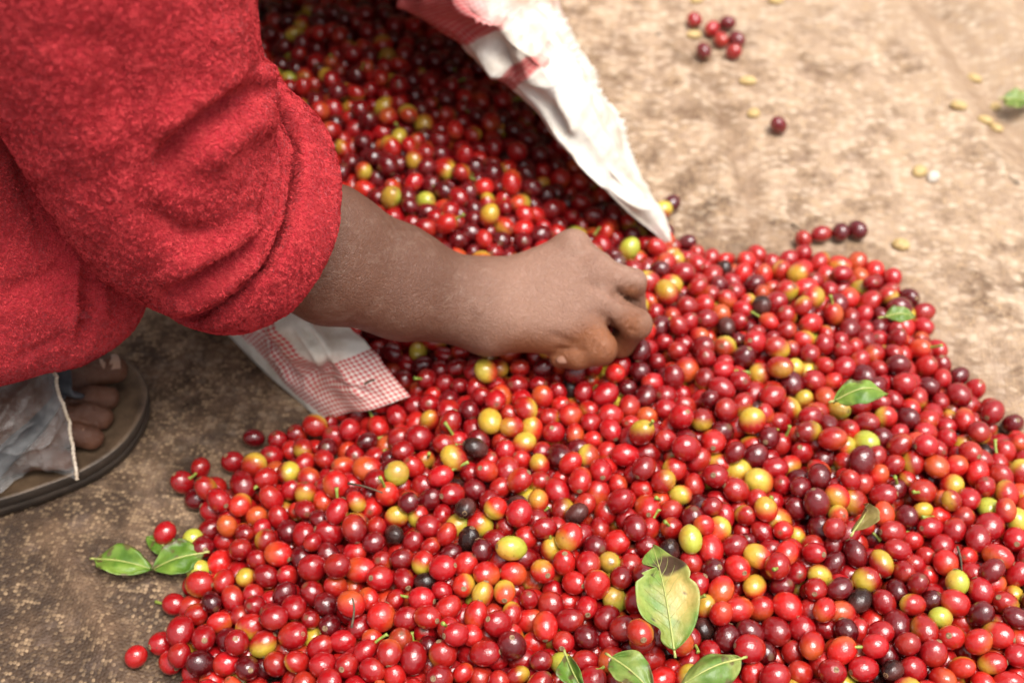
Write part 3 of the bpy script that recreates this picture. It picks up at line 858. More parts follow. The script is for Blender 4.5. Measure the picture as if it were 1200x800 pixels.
def fruit(i, T, inline_navel=True):
    V0, F0 = T
    v = V0 * SHAPE[i]
    # faint meridian flattening, wrinkles on dried fruit
    a = np.arctan2(V0[:, 1], V0[:, 0])
    s = np.sin(np.arccos(np.clip(V0[:, 2], -1, 1)))
    v = v * (1 - 0.025 * (np.cos(2 * a + TONE[i] * 9) * s))[:, None]
    pk = PATCH[i]
    v = v * (1 - 0.05 * np.clip(V0 @ pk[[1, 2, 0]], 0, 1) ** 2 + 0.03 * (V0 @ pk[[2, 0, 1]]) * (V0 @ pk))[:, None]
    if DRY[i]:
        v = v * (0.92 - 0.10 * np.abs(np.sin(a * 3.5 + V0[:, 2] * 2.5 + i)) * s)[:, None]
    t = (V0 @ PATCH[i]) * 0.5 + 0.5
    f = np.clip((t - (1 - CE[i])) / 0.30, 0, 1) * np.clip(CE[i] * 1.8, 0, 1)
    c = C0[i] * TONE[i] * (1 - f[:, None]) + C1[i] * f[:, None]
    if inline_navel and not DRY[i]:
        c = c.copy(); c[0] = (0.13, 0.07, 0.035); 
        c[1:1 + (len(V0) and (18 if len(V0) > 150 else 12 if len(V0) > 60 else 7))] = c[1] * 0.55 + np.array((0.16, 0.09, 0.04)) * 0.45
    return (v * R[i]) @ ROT[i].T, F0, np.clip(c, 0, 1)

# stalk ends left on some of the fruit
has_stalk = RNG.random(NA) < 0.11
has_stalk[:13] = False
def stalk_geo(i):
    d = -ROT[i][:, 2]
    b = R[i] * SHAPE[i][2] * 0.97
    L = 0.0035 + 0.004 * TONE[i] ** 2
    side = np.cross(d, [0.3, 0.5, 0.8]); side /= np.linalg.norm(side); s2 = np.cross(d, side)
    V = []; m = 7
    for k, (f, rr) in enumerate(((-.1, .0011), (.4, .0009), (.8, .0011), (1.0, .0014))):
        c = d * (b + L * f) + side * (0.0016 * f * f)
        for j in range(m):
            a = 2 * math.pi * j / m
            V.append(c + rr * (math.cos(a) * side + math.sin(a) * s2))
    F = []
    for k in range(3):
        for j in range(m):
            a, b_ = k * m + j, k * m + (j + 1) % m
            F += [[a, b_, b_ + m], [a, b_ + m, a + m]]
    F += [[3 * m, 3 * m + j, 3 * m + j + 1] for j in range(1, m - 1)]
    return np.array(V), np.array(F)

bv, bfc, bc, bd = [], [], [], []; off = 0
sv_, sf_ = [], []; soff = 0
for i in range(NA):
    if i in single_set: continue
    T = HI if visible[i] > 45 else MID if visible[i] > 0 else LO
    v, f, c = fruit(i, T)
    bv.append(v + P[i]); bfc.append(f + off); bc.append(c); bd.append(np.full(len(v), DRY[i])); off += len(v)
    if has_stalk[i] and visible[i] > 0:
        v, f = stalk_geo(i)
        sv_.append(v + P[i]); sf_.append(f + soff); soff += len(v)
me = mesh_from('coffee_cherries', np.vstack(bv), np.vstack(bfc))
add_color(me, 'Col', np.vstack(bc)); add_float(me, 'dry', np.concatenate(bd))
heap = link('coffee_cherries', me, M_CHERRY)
tag(heap, 'great spread of picked coffee cherries, heaped from the sack mouth across the tarp', 'coffee cherries', kind='stuff')
if sv_:
    so = link('stalks', mesh_from('stalks', np.vstack(sv_), np.vstack(sf_)), M_STALK, heap); so['kind'] = 'stuff'
# packed fruit below the loose top layers
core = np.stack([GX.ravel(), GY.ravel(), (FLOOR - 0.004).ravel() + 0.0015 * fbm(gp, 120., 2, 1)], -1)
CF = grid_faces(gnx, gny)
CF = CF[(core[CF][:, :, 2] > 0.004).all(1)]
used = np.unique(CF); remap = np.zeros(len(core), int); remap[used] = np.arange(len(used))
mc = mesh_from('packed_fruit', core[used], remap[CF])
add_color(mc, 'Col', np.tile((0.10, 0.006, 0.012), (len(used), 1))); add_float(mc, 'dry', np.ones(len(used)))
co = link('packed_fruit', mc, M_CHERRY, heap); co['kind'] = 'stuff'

# ------------------------------------------------------------------ leaves
LEAF_POS = {}
def leaf(px, tip_px, width, z, look, label, arch=0.006, curl=0.0, parts=None, notch=None, base_bare=0.0, zt=None, roll=0.0, group=None):
    """px = stalk end, tip_px = tip, both on the photo; z = height of each end"""
    A = G(*px, z); B = G(*tip_px, zt if zt is not None else z)
    L = np.linalg.norm(B - A); X_ = (B - A) / L
    up = np.array([0, 0, 1.0]); Yv = np.cross(up, X_); Yv /= np.linalg.norm(Yv)
    if roll: Yv = Yv * math.cos(roll) + up * math.sin(roll)
    Nv = np.cross(X_, Yv)
    nu, nv_ = 41, 21
    u = np.linspace(0, 1, nu); v = np.linspace(-1, 1, nv_)
    UU, VV = np.meshgrid(u, v, indexing='ij')
    prof = np.sin(np.pi * np.clip(UU, 0, 1) ** 0.85) ** 0.8 * (1 - 0.25 * UU)
    wav = 1 + 0.02 * np.sin(UU * 21 + 1.3 * np.sign(VV)) * np.abs(VV)
    half = width * prof * wav
    if notch: half = half * notch(UU, VV)
    sid = VV * half
    hgt = arch * np.sin(np.pi * UU) + curl * (VV ** 2) * prof + 0.0022 * np.abs(VV) ** 1.0 * prof + 0.0010 * np.sin(UU * 15 - np.abs(VV) * 3) * np.abs(VV) * prof
    q0 = np.stack([UU.ravel() * 3, VV.ravel() * 1.5, np.full(UU.size, A[0] * 50)], -1)
    hgt = hgt + (0.0045 * fbm(q0, 1.0, 77, 2)).reshape(hgt.shape) * np.abs(VV)
    pts = A + UU[..., None] * L * X_ + sid[..., None] * Yv + hgt[..., None] * Nv
    pts = pts.reshape(-1, 3)
    c = look(UU.ravel(), VV.ravel(), pts)
    me = mesh_from('blade', pts - A, grid_faces(nu, nv_))
    add_color(me, 'Col', c)
    root = bpy.data.objects.new('coffee_leaf', None); COL.objects.link(root)
    root.location = A
    tag(root, label, 'leaf', group)
    bl = link('blade', me, M_LEAF, root)
    s = bl.modifiers.new('thickness', 'SOLIDIFY'); s.thickness = 0.0004
    mid_ = pts.reshape(nu, nv_, 3)[:, nv_ // 2] + Nv * 0.0004 - A
    st = np.vstack([mid_[0] - X_ * 0.004 - Nv * 0.001, mid_[0] - X_ * 0.002, mid_])
    tube('midrib', st, np.concatenate([[.0009, .0008], np.linspace(0.0007, 0.0002, nu)]), M_RIB, root, 7)
    for k in range(3, 17, 2):
        for sgn in (-1, 1):
            i0 = k * 2; j_end = nv_ // 2 + sgn * 8
            path = [pts.reshape(nu, nv_, 3)[min(nu - 1, i0 + m), nv_ // 2 + sgn * m] for m in range(0, 8)]
            if width > 0.02: vein_pts.append((np.array(path) + Nv * 0.00035 - A, root))
    LEAF_POS[label] = A * 0.4 + B * 0.6
    return root
vein_pts = []

def mixc(a, b, f): return np.asarray(a) * (1 - f[:, None]) + np.asarray(b) * f[:, None]
def blot(c, p, U, V, seed, thr=0.45):
    f = np.clip((fbm(p, 150, seed, 3) + 0.35 * (np.abs(V) > 0.85) - thr) * 5, 0, 0.85)[:, None]
    return c * (1 - f) + np.array((0.13, 0.075, 0.035)) * f
def look_green(U, V, p): return blot(mixc((0.10, 0.20, 0.022), (0.22, 0.33, 0.05), np.clip(0.5 + fbm(p, 90, 3), 0, 1)), p, U, V, 51, 0.62)
def look_pale(U, V, p): return blot(mixc((0.14, 0.24, 0.04), (0.32, 0.37, 0.10), np.clip(0.5 + fbm(p, 80, 4), 0, 1)), p, U, V, 57, 0.52)
def look_dry(U, V, p): return mixc((0.16, 0.10, 0.035), (0.34, 0.25, 0.09), np.clip(0.5 + fbm(p, 110, 5), 0, 1))
def look_big(U, V, p):
    c = mixc((0.16, 0.27, 0.045), (0.32, 0.39, 0.09), np.clip(0.5 + fbm(p, 70, 6), 0, 1))
    y = np.clip(1.3 * np.exp(-(((U - .48) / .24) ** 2 + ((V + .45) / .5) ** 2)) + 0.35 * fbm(p, 120, 7), 0, 1)
    c = c * (1 - y[:, None]) + np.array((0.62, 0.44, 0.14)) * y[:, None]
    br = np.exp(-(((U - .75) / .12) ** 2 + ((V + .35) / .8) ** 2) * 1.2) * 1.8 + 0.5 * fbm(p, 160, 9) * np.exp(-((U - .73) / .12) ** 2)
    br = np.clip((br - 0.45) * 3, 0, 1)
    c = c * (1 - br[:, None]) + np.array((0.11, 0.062, 0.040)) * br[:, None]
    sp = np.clip((vnoise(p, 260, 12) - 0.72) * 8, 0, 1)
    return c * (1 - sp[:, None]) + np.array((0.06, 0.04, 0.03)) * sp[:, None]
def big_notch(U, V):
    f = np.ones_like(U)
    f -= 0.78 * np.exp(-((U - 0.70) / 0.035) ** 2) * (V > 0)
    f -= 0.45 * np.exp(-((U - 0.14) / 0.06) ** 2) * (V > 0) + 0.3 * np.exp(-((U - 0.62) / 0.025) ** 2) * (V > 0) + 0.15 * np.exp(-((U - 0.55) / 0.03) ** 2) * (V < 0)
    return np.clip(f, 0.05, 1)

zt = 0.076
leaf((790, 762), (765, 640), 0.0205, zt, look_big, 'large yellowing coffee leaf with brown blotch and torn notch', 0.008, 0.005, notch=big_notch, zt=zt + .004)
leaf((716, 770), (765, 812), 0.0130, zt, look_pale, 'pale green leaf with clear midrib, half sunk in the cherries', 0.004, 0.004)
leaf((868, 772), (796, 805), 0.0120, zt + .002, look_pale, 'pale green leaf curled over along one edge', 0.007, -0.008)
leaf((664, 768), (690, 818), 0.0065, zt - .003, look_green, 'narrow green leaf sliver wedged upright between cherries', 0.002, 0.003, roll=0.7)
leaf((978, 470), (1040, 462), 0.0120, 0.074, look_green, 'arched mid green leaf lying on top of the cherries', 0.010, -0.004)
leaf((1036, 372), (1072, 372), 0.0085, 0.062, look_pale, 'small bright green leaf near the rim of the heap', 0.004, 0.0)
leaf((1000, 622), (1014, 590), 0.0055, 0.074, look_dry, 'dry brown curled leaf standing among the cherries', 0.004, 0.010, roll=0.5)
leaf((112, 655), (182, 668), 0.0125, 0.005, look_green, 'green leaf with drawn out tip lying flat on tarp', 0.004, 0.001, zt=0.008)
leaf((238, 648), (178, 668), 0.0150, 0.014, look_green, 'broad green leaf overlapping another on the tarp', 0.004, 0.001, zt=0.009)
leaf((206, 648), (172, 630), 0.0090, 0.006, look_green, 'small dark green leaf under a single red cherry', 0.002, 0.001, zt=0.005)
leaf((1176, 116), (1216, 122), 0.0130, 0.008, look_pale, 'dull green leaf scrap alone on the bare tarp', 0.002, 0.0)
for path, root in vein_pts:
    tube('vein', path - np.array([0, 0, .0001]), np.linspace(0.00018, 0.00008, len(path)), M_RIB, root, 4)

# ------------------------------------------------------------------ single cherries
DESC = dict(red='glossy ripe red', scarlet='bright scarlet', dark='dark maroon', blush='yellow blushed red', orange='orange', yellow='yellow', green='yellow green unripe', black='black dried')
SHORT = dict(black='black', green='green', yellow='yellow', orange='orange', blush='blushed', dark='maroon', scarlet='scarlet', red='red')
LOOSE_LABEL = ['red coffee cherry at the outer end of a small group on bare tarp', 'red coffee cherry inside the small group alone on bare tarp', 'maroon coffee cherry at the back of the small group on bare tarp',
               'red coffee cherry at the heart of the small group on bare tarp', 'maroon coffee cherry on the sackward-opposite side of the small group', 'maroon coffee cherry at the front of the small group on bare tarp',
               'red coffee cherry at the front corner of the small group on bare tarp', 'single dark maroon coffee cherry alone on the bare tarp beyond the sack', 'dark maroon coffee cherry beside a yellow one outside the sack mouth',
               'yellow coffee cherry beside a maroon one outside the sack mouth', 'single red coffee cherry lying apart on the dark tarp', 'dark maroon coffee cherry on the tarp below the checked sack flap', 'single red coffee cherry resting on the green leaves']
LOOSE_LABEL[4] = 'maroon coffee cherry on the far side of the small group on bare tarp'
marks = [(LEAF_POS[k], d) for k, d in (
    ('large yellowing coffee leaf with brown blotch and torn notch', 'beside the large blotched leaf'),
    ('pale green leaf with clear midrib, half sunk in the cherries', 'beside the half sunk pale leaf'),
    ('pale green leaf curled over along one edge', 'beside the curled pale leaf'),
    ('narrow green leaf sliver wedged upright between cherries', 'beside the narrow leaf sliver'),
    ('arched mid green leaf lying on top of the cherries', 'beside the arched green leaf'),
    ('small bright green leaf near the rim of the heap', 'beside the small bright leaf'),
    ('dry brown curled leaf standing among the cherries', 'beside the dry brown leaf'),
    ('broad green leaf overlapping another on the tarp', 'by the green leaves'))]
marks += [(D(735, 400, .895), 'under the picking fingers'), (G(440, 490, .03), 'against the checked sack flap')]
def navel_mesh():
    m = 9; V = [[0, 0, 0.0004]]; 
    for rr, zz in ((0.0009, 0.0002), (0.0014, 0.0006), (0.0019, 0.0001)):
        V += [[rr * math.cos(2 * math.pi * j / m), rr * math.sin(2 * math.pi * j / m), zz] for j in range(m)]
    F = [[0, 1 + j, 1 + (j + 1) % m, 1 + (j + 1) % m] for j in range(m)]
    F3 = [[0, 1 + j, 1 + (j + 1) % m] for j in range(m)]
    for k in range(2):
        for j in range(m):
            a, b = 1 + k * m + j, 1 + k * m + (j + 1) % m
            F3 += [[a, a + m, b + m], [a, b + m, b]]
    me = mesh_from('navel', np.array(V), np.array(F3)); me.materials.append(M_NAVEL)
    return me
NAVEL = navel_mesh()
from mathutils import Matrix
for i in single:
    v, f, c = fruit(i, HI, False)
    me = mesh_from('coffee_cherry', v, f)
    add_color(me, 'Col', c); add_float(me, 'dry', np.full(len(v), DRY[i]))
    o = link('coffee_cherry', me, M_CHERRY); o.location = P[i]
    k = looks[i]
    if i < len(LOOSE):
        tag(o, LOOSE_LABEL[i], 'coffee cherry', 'coffee cherries loose on the tarp')
    else:
        lng = 'oval' if SHAPE[i][2] > 1.165 else 'round' if SHAPE[i][2] < 1.075 else ''
        size = 'small' if R[i] < 0.0073 else 'large' if R[i] > 0.0086 else ''
        dm = [np.linalg.norm(P[i] - m[0]) for m in marks]
        j = int(np.argmin(dm))
        hue = DESC[k]
        if k == 'red': hue = 'deep red' if TONE[i] < 0.9 else 'vivid red' if TONE[i] > 1.1 else 'ripe red'
        st_ = ' with green stalk' if has_stalk[i] and k != 'black' else ''
        vdir = CPOS - P[i]; vdir /= np.linalg.norm(vdir)
        if not st_ and ROT[i][:, 2] @ vdir > 0.75: st_ = ' with navel turned up'
        near = np.where((np.linalg.norm(P - P[i], axis=1) < R + R[i] + 0.0022) & (visible > 30))[0]
        nk = [looks[q] for q in near if q != i]
        rare = [q for q in ('black', 'green', 'yellow', 'orange', 'blush') if q in nk]
        if i == NF - 1: where = 'resting on the edge of the large blotched leaf'
        elif i < NF and dm[j] > 0.03: where = 'at the tarp edge of the heap'
        elif dm[j] < 0.036: where = marks[j][1]
        else:
            nn = [SHORT[q] for q in ('black', 'green', 'yellow', 'orange', 'blush', 'dark', 'scarlet', 'red') if q in nk][:2 if st_ else 4] or ['red']
            where = 'touching ' + (' and '.join([', '.join(nn[:-1]), nn[-1]]) if len(nn) > 1 else nn[0]) + ' ones'
        lab = ' '.join(x for x in (size, lng, hue, 'coffee cherry' + st_, where) if x)
        tag(o, lab, 'coffee cherry', 'picked coffee cherries in the heap')
    nv = bpy.data.objects.new('navel', NAVEL); COL.objects.link(nv); nv.parent = o
    mtx = Matrix([list(r) for r in ROT[i]])
    zloc = R[i] * SHAPE[i][2] * (0.955 if not DRY[i] else 0.84)
    nv.location = mtx @ Vector((0, 0, zloc)); nv.rotation_euler = mtx.to_euler()
    if has_stalk[i] and k != 'black':
        sv1, sf1 = stalk_geo(i)
        link('stalk', mesh_from('stalk', sv1, sf1), M_STALK, o)

# ------------------------------------------------------------------ loose beans and twigs
def bean(u, v, L, wd, ang, label, mat=M_BEAN, name='coffee_bean'):
    V0, F0 = ring_ball(8, 14)
    L, wd = L * 1.25, wd * 1.25
    vv = V0[:, [2, 1, 0]] * (L / 2, wd / 2, wd * 0.42)
    flat_ = vv[:, 2] < 0
    vv[flat_, 2] *= 0.35
    groove = np.exp(-(vv[:, 1] / (wd * 0.10)) ** 2) * (vv[:, 2] > 0)
    vv[:, 2] -= groove * wd * 0.10
    ca, sa = math.cos(ang), math.sin(ang)
    vv = np.stack([vv[:, 0] * ca - vv[:, 1] * sa, vv[:, 0] * sa + vv[:, 1] * ca, vv[:, 2]], -1)
    p = ground_at(u, v)
    o = link(name, mesh_from(name, vv, F0), mat); o.location = p + np.array([0, 0, wd * 0.17])
    tag(o, label, 'coffee bean')
    return o
bean(813, 43, .012, .0085, 0.1, 'pale yellow bean touching the small group of cherries')
bean(876, 97, .013, .0085, 0.0, 'tan bean between the small cherry group and a lone cherry')
bean(883, 135, .010, .0085, 0.5, 'brownish bean close by the lone maroon cherry')
bean(1141, 94, .012, .0080, -0.6, 'pale bean uphill of the others along the tarp fold')
bean(1123, 126, .0125, .0085, -0.3, 'pale bean on the lit side of the tarp fold')
bean(1154, 143, .012, .0080, -0.5, 'yellow bean joined end to end with another in the fold')
bean(1167, 152, .010, .0075, -0.6, 'short yellow bean at the end of a joined pair')
bean(1166, 127, .009, .0075, 0.4, 'dull brown bean next to the green leaf scrap')
bean(1077, 203, .0115, .0095, 0.8, 'round cream bean beside a white husk')
bean(1093, 209, .0115, .0085, 1.0, 'white papery husk beside a cream bean', M_PALE, 'bean_husk')
bean(1055, 289, .012, .0095, -0.3, 'brown bean on the tarp beyond the heap edge')
bean(909, 3, .012, .0085, 0.0, 'tan bean far out on the tarp behind the cherry group')
bean(816, 2, .011, .0080, 0.3, 'tan bean directly behind the small cherry group')
def twig(pts, r, label, mat=M_TWIG):
    w_ = catmull(np.array(pts), 14)
    o = tube('twig', w_ - w_[0], np.linspace(r, r * 0.6, 14), mat, None, 6); o.location = w_[0]
    tag(o, label, 'twig')
twig([G(928, 262, .004), G(936, 268, .006), G(945, 276, .012)], .0009, 'short dark twig sticking out of the heap edge onto tarp')
twig([G(412, 735, .066), G(415, 715, .070), G(413, 700, .073)], .0008, 'thin dark twig lying among the red cherries')
twig([G(408, 566, .062), G(428, 570, .070), G(448, 577, .066)], .0008, 'thin brown twig across cherries near the sack flap')
twig([G(427, 450, .050), G(434, 446, .052), G(439, 445, .056)], .0010, 'tiny dark twig lying on the checked sack flap')
twig([G(1122, 640, .078), G(1126, 655, .080), G(1127, 668, .076)], .0009, 'brown twig poking out between maroon cherries')

# ------------------------------------------------------------------ person: body
person = bpy.data.objects.new('person', None); COL.objects.link(person)
person.location = (-0.45, 0.62, 0.0)
tag(person, 'person in a red fleece squatting, sleeve rolled, one hand picking through the cherries', 'person')
PL = np.array(person.location)
def pchild(name, V, F, mat, parent=person):
    base = PL if parent is person else PL
    me = mesh_from(name, V - base, F)
    return link(name, me, mat, parent)

def chain(p, ch, k=None):
    d = None
    for a, b in zip(ch[:-1], ch[1:]):
        e = sd_cone(p, a[0], b[0], a[1], b[1])
        d = e if d is None else (smin(d, e, k) if k else np.minimum(d, e))
    return d
def pxchain(ch): return [(D(u, v, d), r) for u, v, d, r in ch]
HBW = {k: pxchain(v) for k, v in HB.items()}; FGW = {k: pxchain(v) for k, v in FG.items()}
knuck = [(D(671, 291, .893), .0128), (D(699, 317, .888), .0124)]
def arm_sdf(p):
    d = smin(chain(p, HBW['forearm_radial'], .01), chain(p, HBW['forearm_ulnar'], .01), .035)
    palm = None
    for k in ('index_m', 'middle_m', 'ring_m', 'little_m', 'edge_m', 'thumb_m'):
        e = chain(p, HBW[k])
        palm = e if palm is None else smin(palm, e, .012)
    for c, r in knuck:
        palm = smin(palm, np.linalg.norm(p - c, axis=-1) - r, .006)
    d = smin(d, palm, .022)
    fg = None
    for k in ('index', 'middle', 'ring', 'little', 'thumb'):
        e = chain(p, FGW[k], .004)
        fg = e if fg is None else smin(fg, e, .0008)
    return smin(d, fg, .0028)
hb = np.array([p for c in list(HBW.values()) + list(FGW.values()) for p, _ in c])
loc = (hb - CPOS) @ CAMFRAME[1].T
AV, AF = surface_nets(arm_sdf, loc.min(0) - .05, loc.max(0) + .05, 0.0014, CAMFRAME)
AN = vert_normals(AV, AF)
if (AN[np.argmax(AV[:, 0])][0]) < 0: AF = AF[:, ::-1]; AN = -AN
AV = strokes(AV, AN, [([(610, 320), (640, 305), (668, 292)], 7, .0006), ([(640, 338), (670, 330), (695, 322)], 6, .0006),
                      ([(686, 334), (705, 340), (722, 346)], 5, -.0010), ([(684, 366), (700, 370), (712, 375)], 5, -.0010),
                      ([(714, 341), (730, 349), (750, 356)], 3, -.003), ([(734, 322), (727, 332)], 1.6, -.0009), ([(739, 326), (733, 337)], 1.6, -.0009), ([(745, 331), (740, 341)], 1.6, -.0009), ([(737, 366), (728, 377)], 1.6, -.0009), ([(742, 370), (735, 382)], 1.6, -.0009), ([(748, 375), (742, 386)], 1.6, -.0009), ([(696, 398), (690, 408)], 1.6, -.0009), ([(702, 402), (697, 413)], 1.6, -.0009), ([(708, 407), (704, 418)], 1.6, -.0009), ([(722, 335), (727, 350), (735, 357)], 3, -.0016), ([(712, 372), (718, 385), (724, 392)], 3.5, -.002),
                      ([(562, 330), (570, 350), (578, 372)], 9, -.0008), ([(548, 352), (558, 360), (566, 368)], 9, .0010),
                      ([(648, 408), (668, 410), (690, 410)], 3, -.0014), ([(735, 385), (742, 388), (748, 388)], 3, -.001), ([(640, 388), (665, 400), (680, 405)], 5, -.001)])
AV = AV + AN * (0.0006 * fbm(AV, 55, 31, 2))[:, None]
ap = proj(AV)
# skin tone: knuckle side paler with dust and painted light, warmer at the finger sides and heel of the hand
f_or = np.clip(np.exp(-(((ap[:, 1] - (418 - 0.0 * ap[:, 0])) / 26) ** 2)) * np.clip((ap[:, 0] - 570) / 40, 0, 1)
               + np.exp(-(((ap[:, 0] - 700) / 26) ** 2 + ((ap[:, 1] - 398) / 24) ** 2))
               + np.exp(-(((ap[:, 0] - 742) / 16) ** 2 + ((ap[:, 1] - 377) / 15) ** 2))
               + np.exp(-(((ap[:, 0] - 740) / 14) ** 2 + ((ap[:, 1] - 343) / 10) ** 2)), 0, 1)
f_pale = np.clip((ap[:, 0] - 520) / 90, 0, 1) * (1 - f_or)
c = np.tile((0.128, 0.054, 0.031), (len(AV), 1))
c = c * (1 - f_pale[:, None]) + np.array((0.275, 0.146, 0.098)) * f_pale[:, None]
c = c * (1 - f_or[:, None]) + np.array((0.225, 0.078, 0.028)) * f_or[:, None]
skin_V, skin_F, skin_C = [AV], [AF], [c]

# foot with toes
ZS = 0.021
B_ = lambda *a: np.array(a, float)
def gz(u, v, z): return G(u, v, z)
toes = [[(gz(70, 446, ZS + .016), .0135), (gz(112, 437, ZS + .012), .0105), (gz(131, 433, ZS + .0105), .0108)],
        [(gz(70, 474, ZS + .013), .010), (gz(106, 466, ZS + .014), .0080), (gz(127, 466, ZS + .0085), .0078)],
        [(gz(62, 494, ZS + .013), .010), (gz(100, 485, ZS + .0135), .0082), (gz(119, 489, ZS + .0085), .0080)],
        [(gz(50, 516, ZS + .012), .010), (gz(86, 508, ZS + .0125), .0082), (gz(106, 512, ZS + .0085), .0084)],
        [(gz(30, 538, ZS + .011), .009), (gz(62, 536, ZS + .011), .0078), (gz(78, 540, ZS + .008), .0074)]]
heel = gz(-205, 566, ZS + .026); ank = heel + np.array([0.035, 0.005, 0.045])
knee = np.array([-0.34, 0.57, 0.33])
def foot_sdf(p):
    d = None
    for t in toes:
        e = chain(p, t, .003)
        d = e if d is None else smin(d, e, .0005)
    b = None
    for t in toes:
        e = sd_cone(p, t[0][0], heel + (t[0][0] - heel) * 0.25, t[0][1], .02)
        b = e if b is None else smin(b, e, .012)
    b = smin(b, sd_cone(p, heel, ank, .027, .032), .02)
    b = smin(b, sd_cone(p, ank, gz(40, 480, ZS + .018), .030, .014), .02)
    b = smin(b, sd_cone(p, ank, ank * 0.5 + knee * 0.5, .030, .042), .02)
    d = smin(d, b, .003)
    return np.maximum(d, ZS + 0.0005 - p[..., 2])
allp = np.array([q[0] for t in toes for q in t] + [heel, ank, ank * 0.5 + knee * 0.5])
FV, FF = surface_nets(foot_sdf, allp.min(0) - .055, allp.max(0) + .055, 0.0019)
FN = vert_normals(FV, FF)
if FN[np.argmax(FV[:, 0])][0] < 0: FF = FF[:, ::-1]; FN = -FN
FV = FV + FN * (0.0006 * fbm(FV, 80, 41, 2) + 0.0006 * fbm(FV * B_(1.6, .6, 1), 190, 45, 2))[:, None]
fc = np.tile((0.060, 0.021, 0.010), (len(FV), 1)); fm = np.clip(0.5 + fbm(FV, 45, 43, 2), 0, 1)[:, None]
fc = fc * (1 - fm) + np.array((0.120, 0.046, 0.022)) * fm
skin_V.append(FV); skin_F.append(FF); skin_C.append(fc)

# the rest of the figure, outside the picture: torso, head, other arm, legs
B_ = lambda *a: np.array(a, float)
shoulder_r, shoulder_l = D(40, -290, .595), B_(-.22, .88, .55)
hip_r, hip_l = B_(-.60, .56, .27), B_(-.60, .80, .27)
knee_l, ank_l = B_(-.43, .90, .36), B_(-.58, .89, .10)
elbow_r = D(195, 220, .768); elbow_l = B_(-.14, 1.04, .46); hand_l = B_(-.16, .95, .325)
head_c = B_(-.09, .78, .69)
def body_sdf(p):
    d = sd_cone(p, B_(-.58, .68, .30), B_(-.30, .69, .50), .13, .125)
    d = smin(d, sd_cone(p, shoulder_r + (shoulder_l - shoulder_r) * .12, shoulder_l, .055, .062), .06)
    d = smin(d, sd_cone(p, B_(-.24, .71, .56), head_c + B_(-.03, 0, -.03), .055, .05), .03)
    for ch in ([(shoulder_r, .045), (elbow_r, .034)], [(shoulder_l, .05), (elbow_l, .04), (hand_l, .028)],
               [(hip_r, .085), (knee, .058), (ank * .5 + knee * .5, .045)], [(hip_l, .085), (knee_l, .058), (ank_l, .034)], [(ank_l + B_(-.02, 0, -.05), .028), (B_(-.47, .89, .035), .026)]):
        d = smin(d, chain(p, ch), .03)
    q = p - head_c
    h = (np.linalg.norm(q / np.array([.098, .076, .115]), axis=-1) - 1) * .08
    h = smin(h, np.linalg.norm((q - B_(.045, 0, -.07)) / np.array([.05, .05, .045]), axis=-1) * .05 - .05, .03)
    h = smin(h, sd_cone(p, head_c + B_(.085, 0, .0), head_c + B_(.112, 0, -.028), .008, .013), .01)
    for s in (-1, 1):
        h = -smin(-h, np.linalg.norm(p - (head_c + B_(.095, .032 * s, .012)), axis=-1) - .014, .008)
        h = smin(h, np.linalg.norm((q - B_(-.01, .078 * s, -.005)) / np.array([.02, .008, .03]), axis=-1) * .01 - .01, .005)
    h = smin(h, sd_cone(p, head_c + B_(.085, -.02, -.06), head_c + B_(.085, .02, -.06), .009, .009), .004)
    for k in range(5):
        e = sd_cone(p, hand_l, hand_l + B_(.06 - .006 * abs(k - 2), .018 * (k - 2), -.035), .02, .009)
        d = smin(d, e, .008)
    return smin(d, h, .02)
BV, BF = surface_nets(body_sdf, (-.80, .40, .0), (.10, 1.14, .86), 0.0095)
BN = vert_normals(BV, BF)
if BN[np.argmax(BV[:, 2])][2] < 0: BF = BF[:, ::-1]
skin_V.append(BV); skin_F.append(BF); skin_C.append(np.tile((0.16, 0.08, 0.05), (len(BV), 1)))
o_ = 0; FFs = []
for V_, F_ in zip(skin_V, skin_F): FFs.append(F_ + o_); o_ += len(V_)
SV_all = np.vstack(skin_V)
body = pchild('body', SV_all, np.vstack(FFs), M_SKIN)
add_color(body.data, 'Col', np.vstack(skin_C))
for s in (-1, 1):
    V0, F0 = ring_ball(7, 12)
    pchild('eye', V0 * .0125 + head_c + B_(.084, .032 * s, .012), F0, M_EYE)
def hair_sdf(p):
    q = p - head_c
    h = (np.linalg.norm((q - B_(-.008, 0, .006)) / np.array([.104, .084, .122]), axis=-1) - 1) * .09
    return np.maximum(h, (q[..., 0] * .8 - q[..., 2] * .9 - .035))
HV, HF = surface_nets(hair_sdf, head_c - .15, head_c + .15, .006)
if vert_normals(HV, HF)[np.argmax(HV[:, 2])][2] < 0: HF = HF[:, ::-1]
pchild('hair', HV, HF, M_HAIR)
# toenails
def nail(c, xdir, L, W, tilt):
    xdir = xdir / np.linalg.norm(xdir); y = np.cross([0, 0, 1], xdir); y /= np.linalg.norm(y); z = np.cross(xdir, y)
    n1, n2 = 7, 9
    V = []
    for i in range(n1):
        for j in range(n2):
            a, b = i / (n1 - 1) * 2 - 1, j / (n2 - 1) * 2 - 1
            r_ = math.sqrt(1 - 0.35 * b * b) if True else 1
            V.append(c + xdir * a * L / 2 * r_ + y * b * W / 2 * (1 - 0.15 * max(-a, 0)) + z * (-0.35 * W / 2 * b * b - 0.0011 * a * abs(a)))
    pchild('toenail', np.array(V), grid_faces(n1, n2), M_NAIL)
for t, (L, W) in zip(toes[:4], ((.0135, .0145), (.0085, .0090), (.008, .0085), (.0075, .008))):
    dr = t[2][0] - t[1][0]
    nail(t[2][0] + dr / np.linalg.norm(dr) * t[2][1] * 0.10 + B_(0, 0, t[2][1] * 1.0), dr * B_(1, 1, .35), L, W, 0)
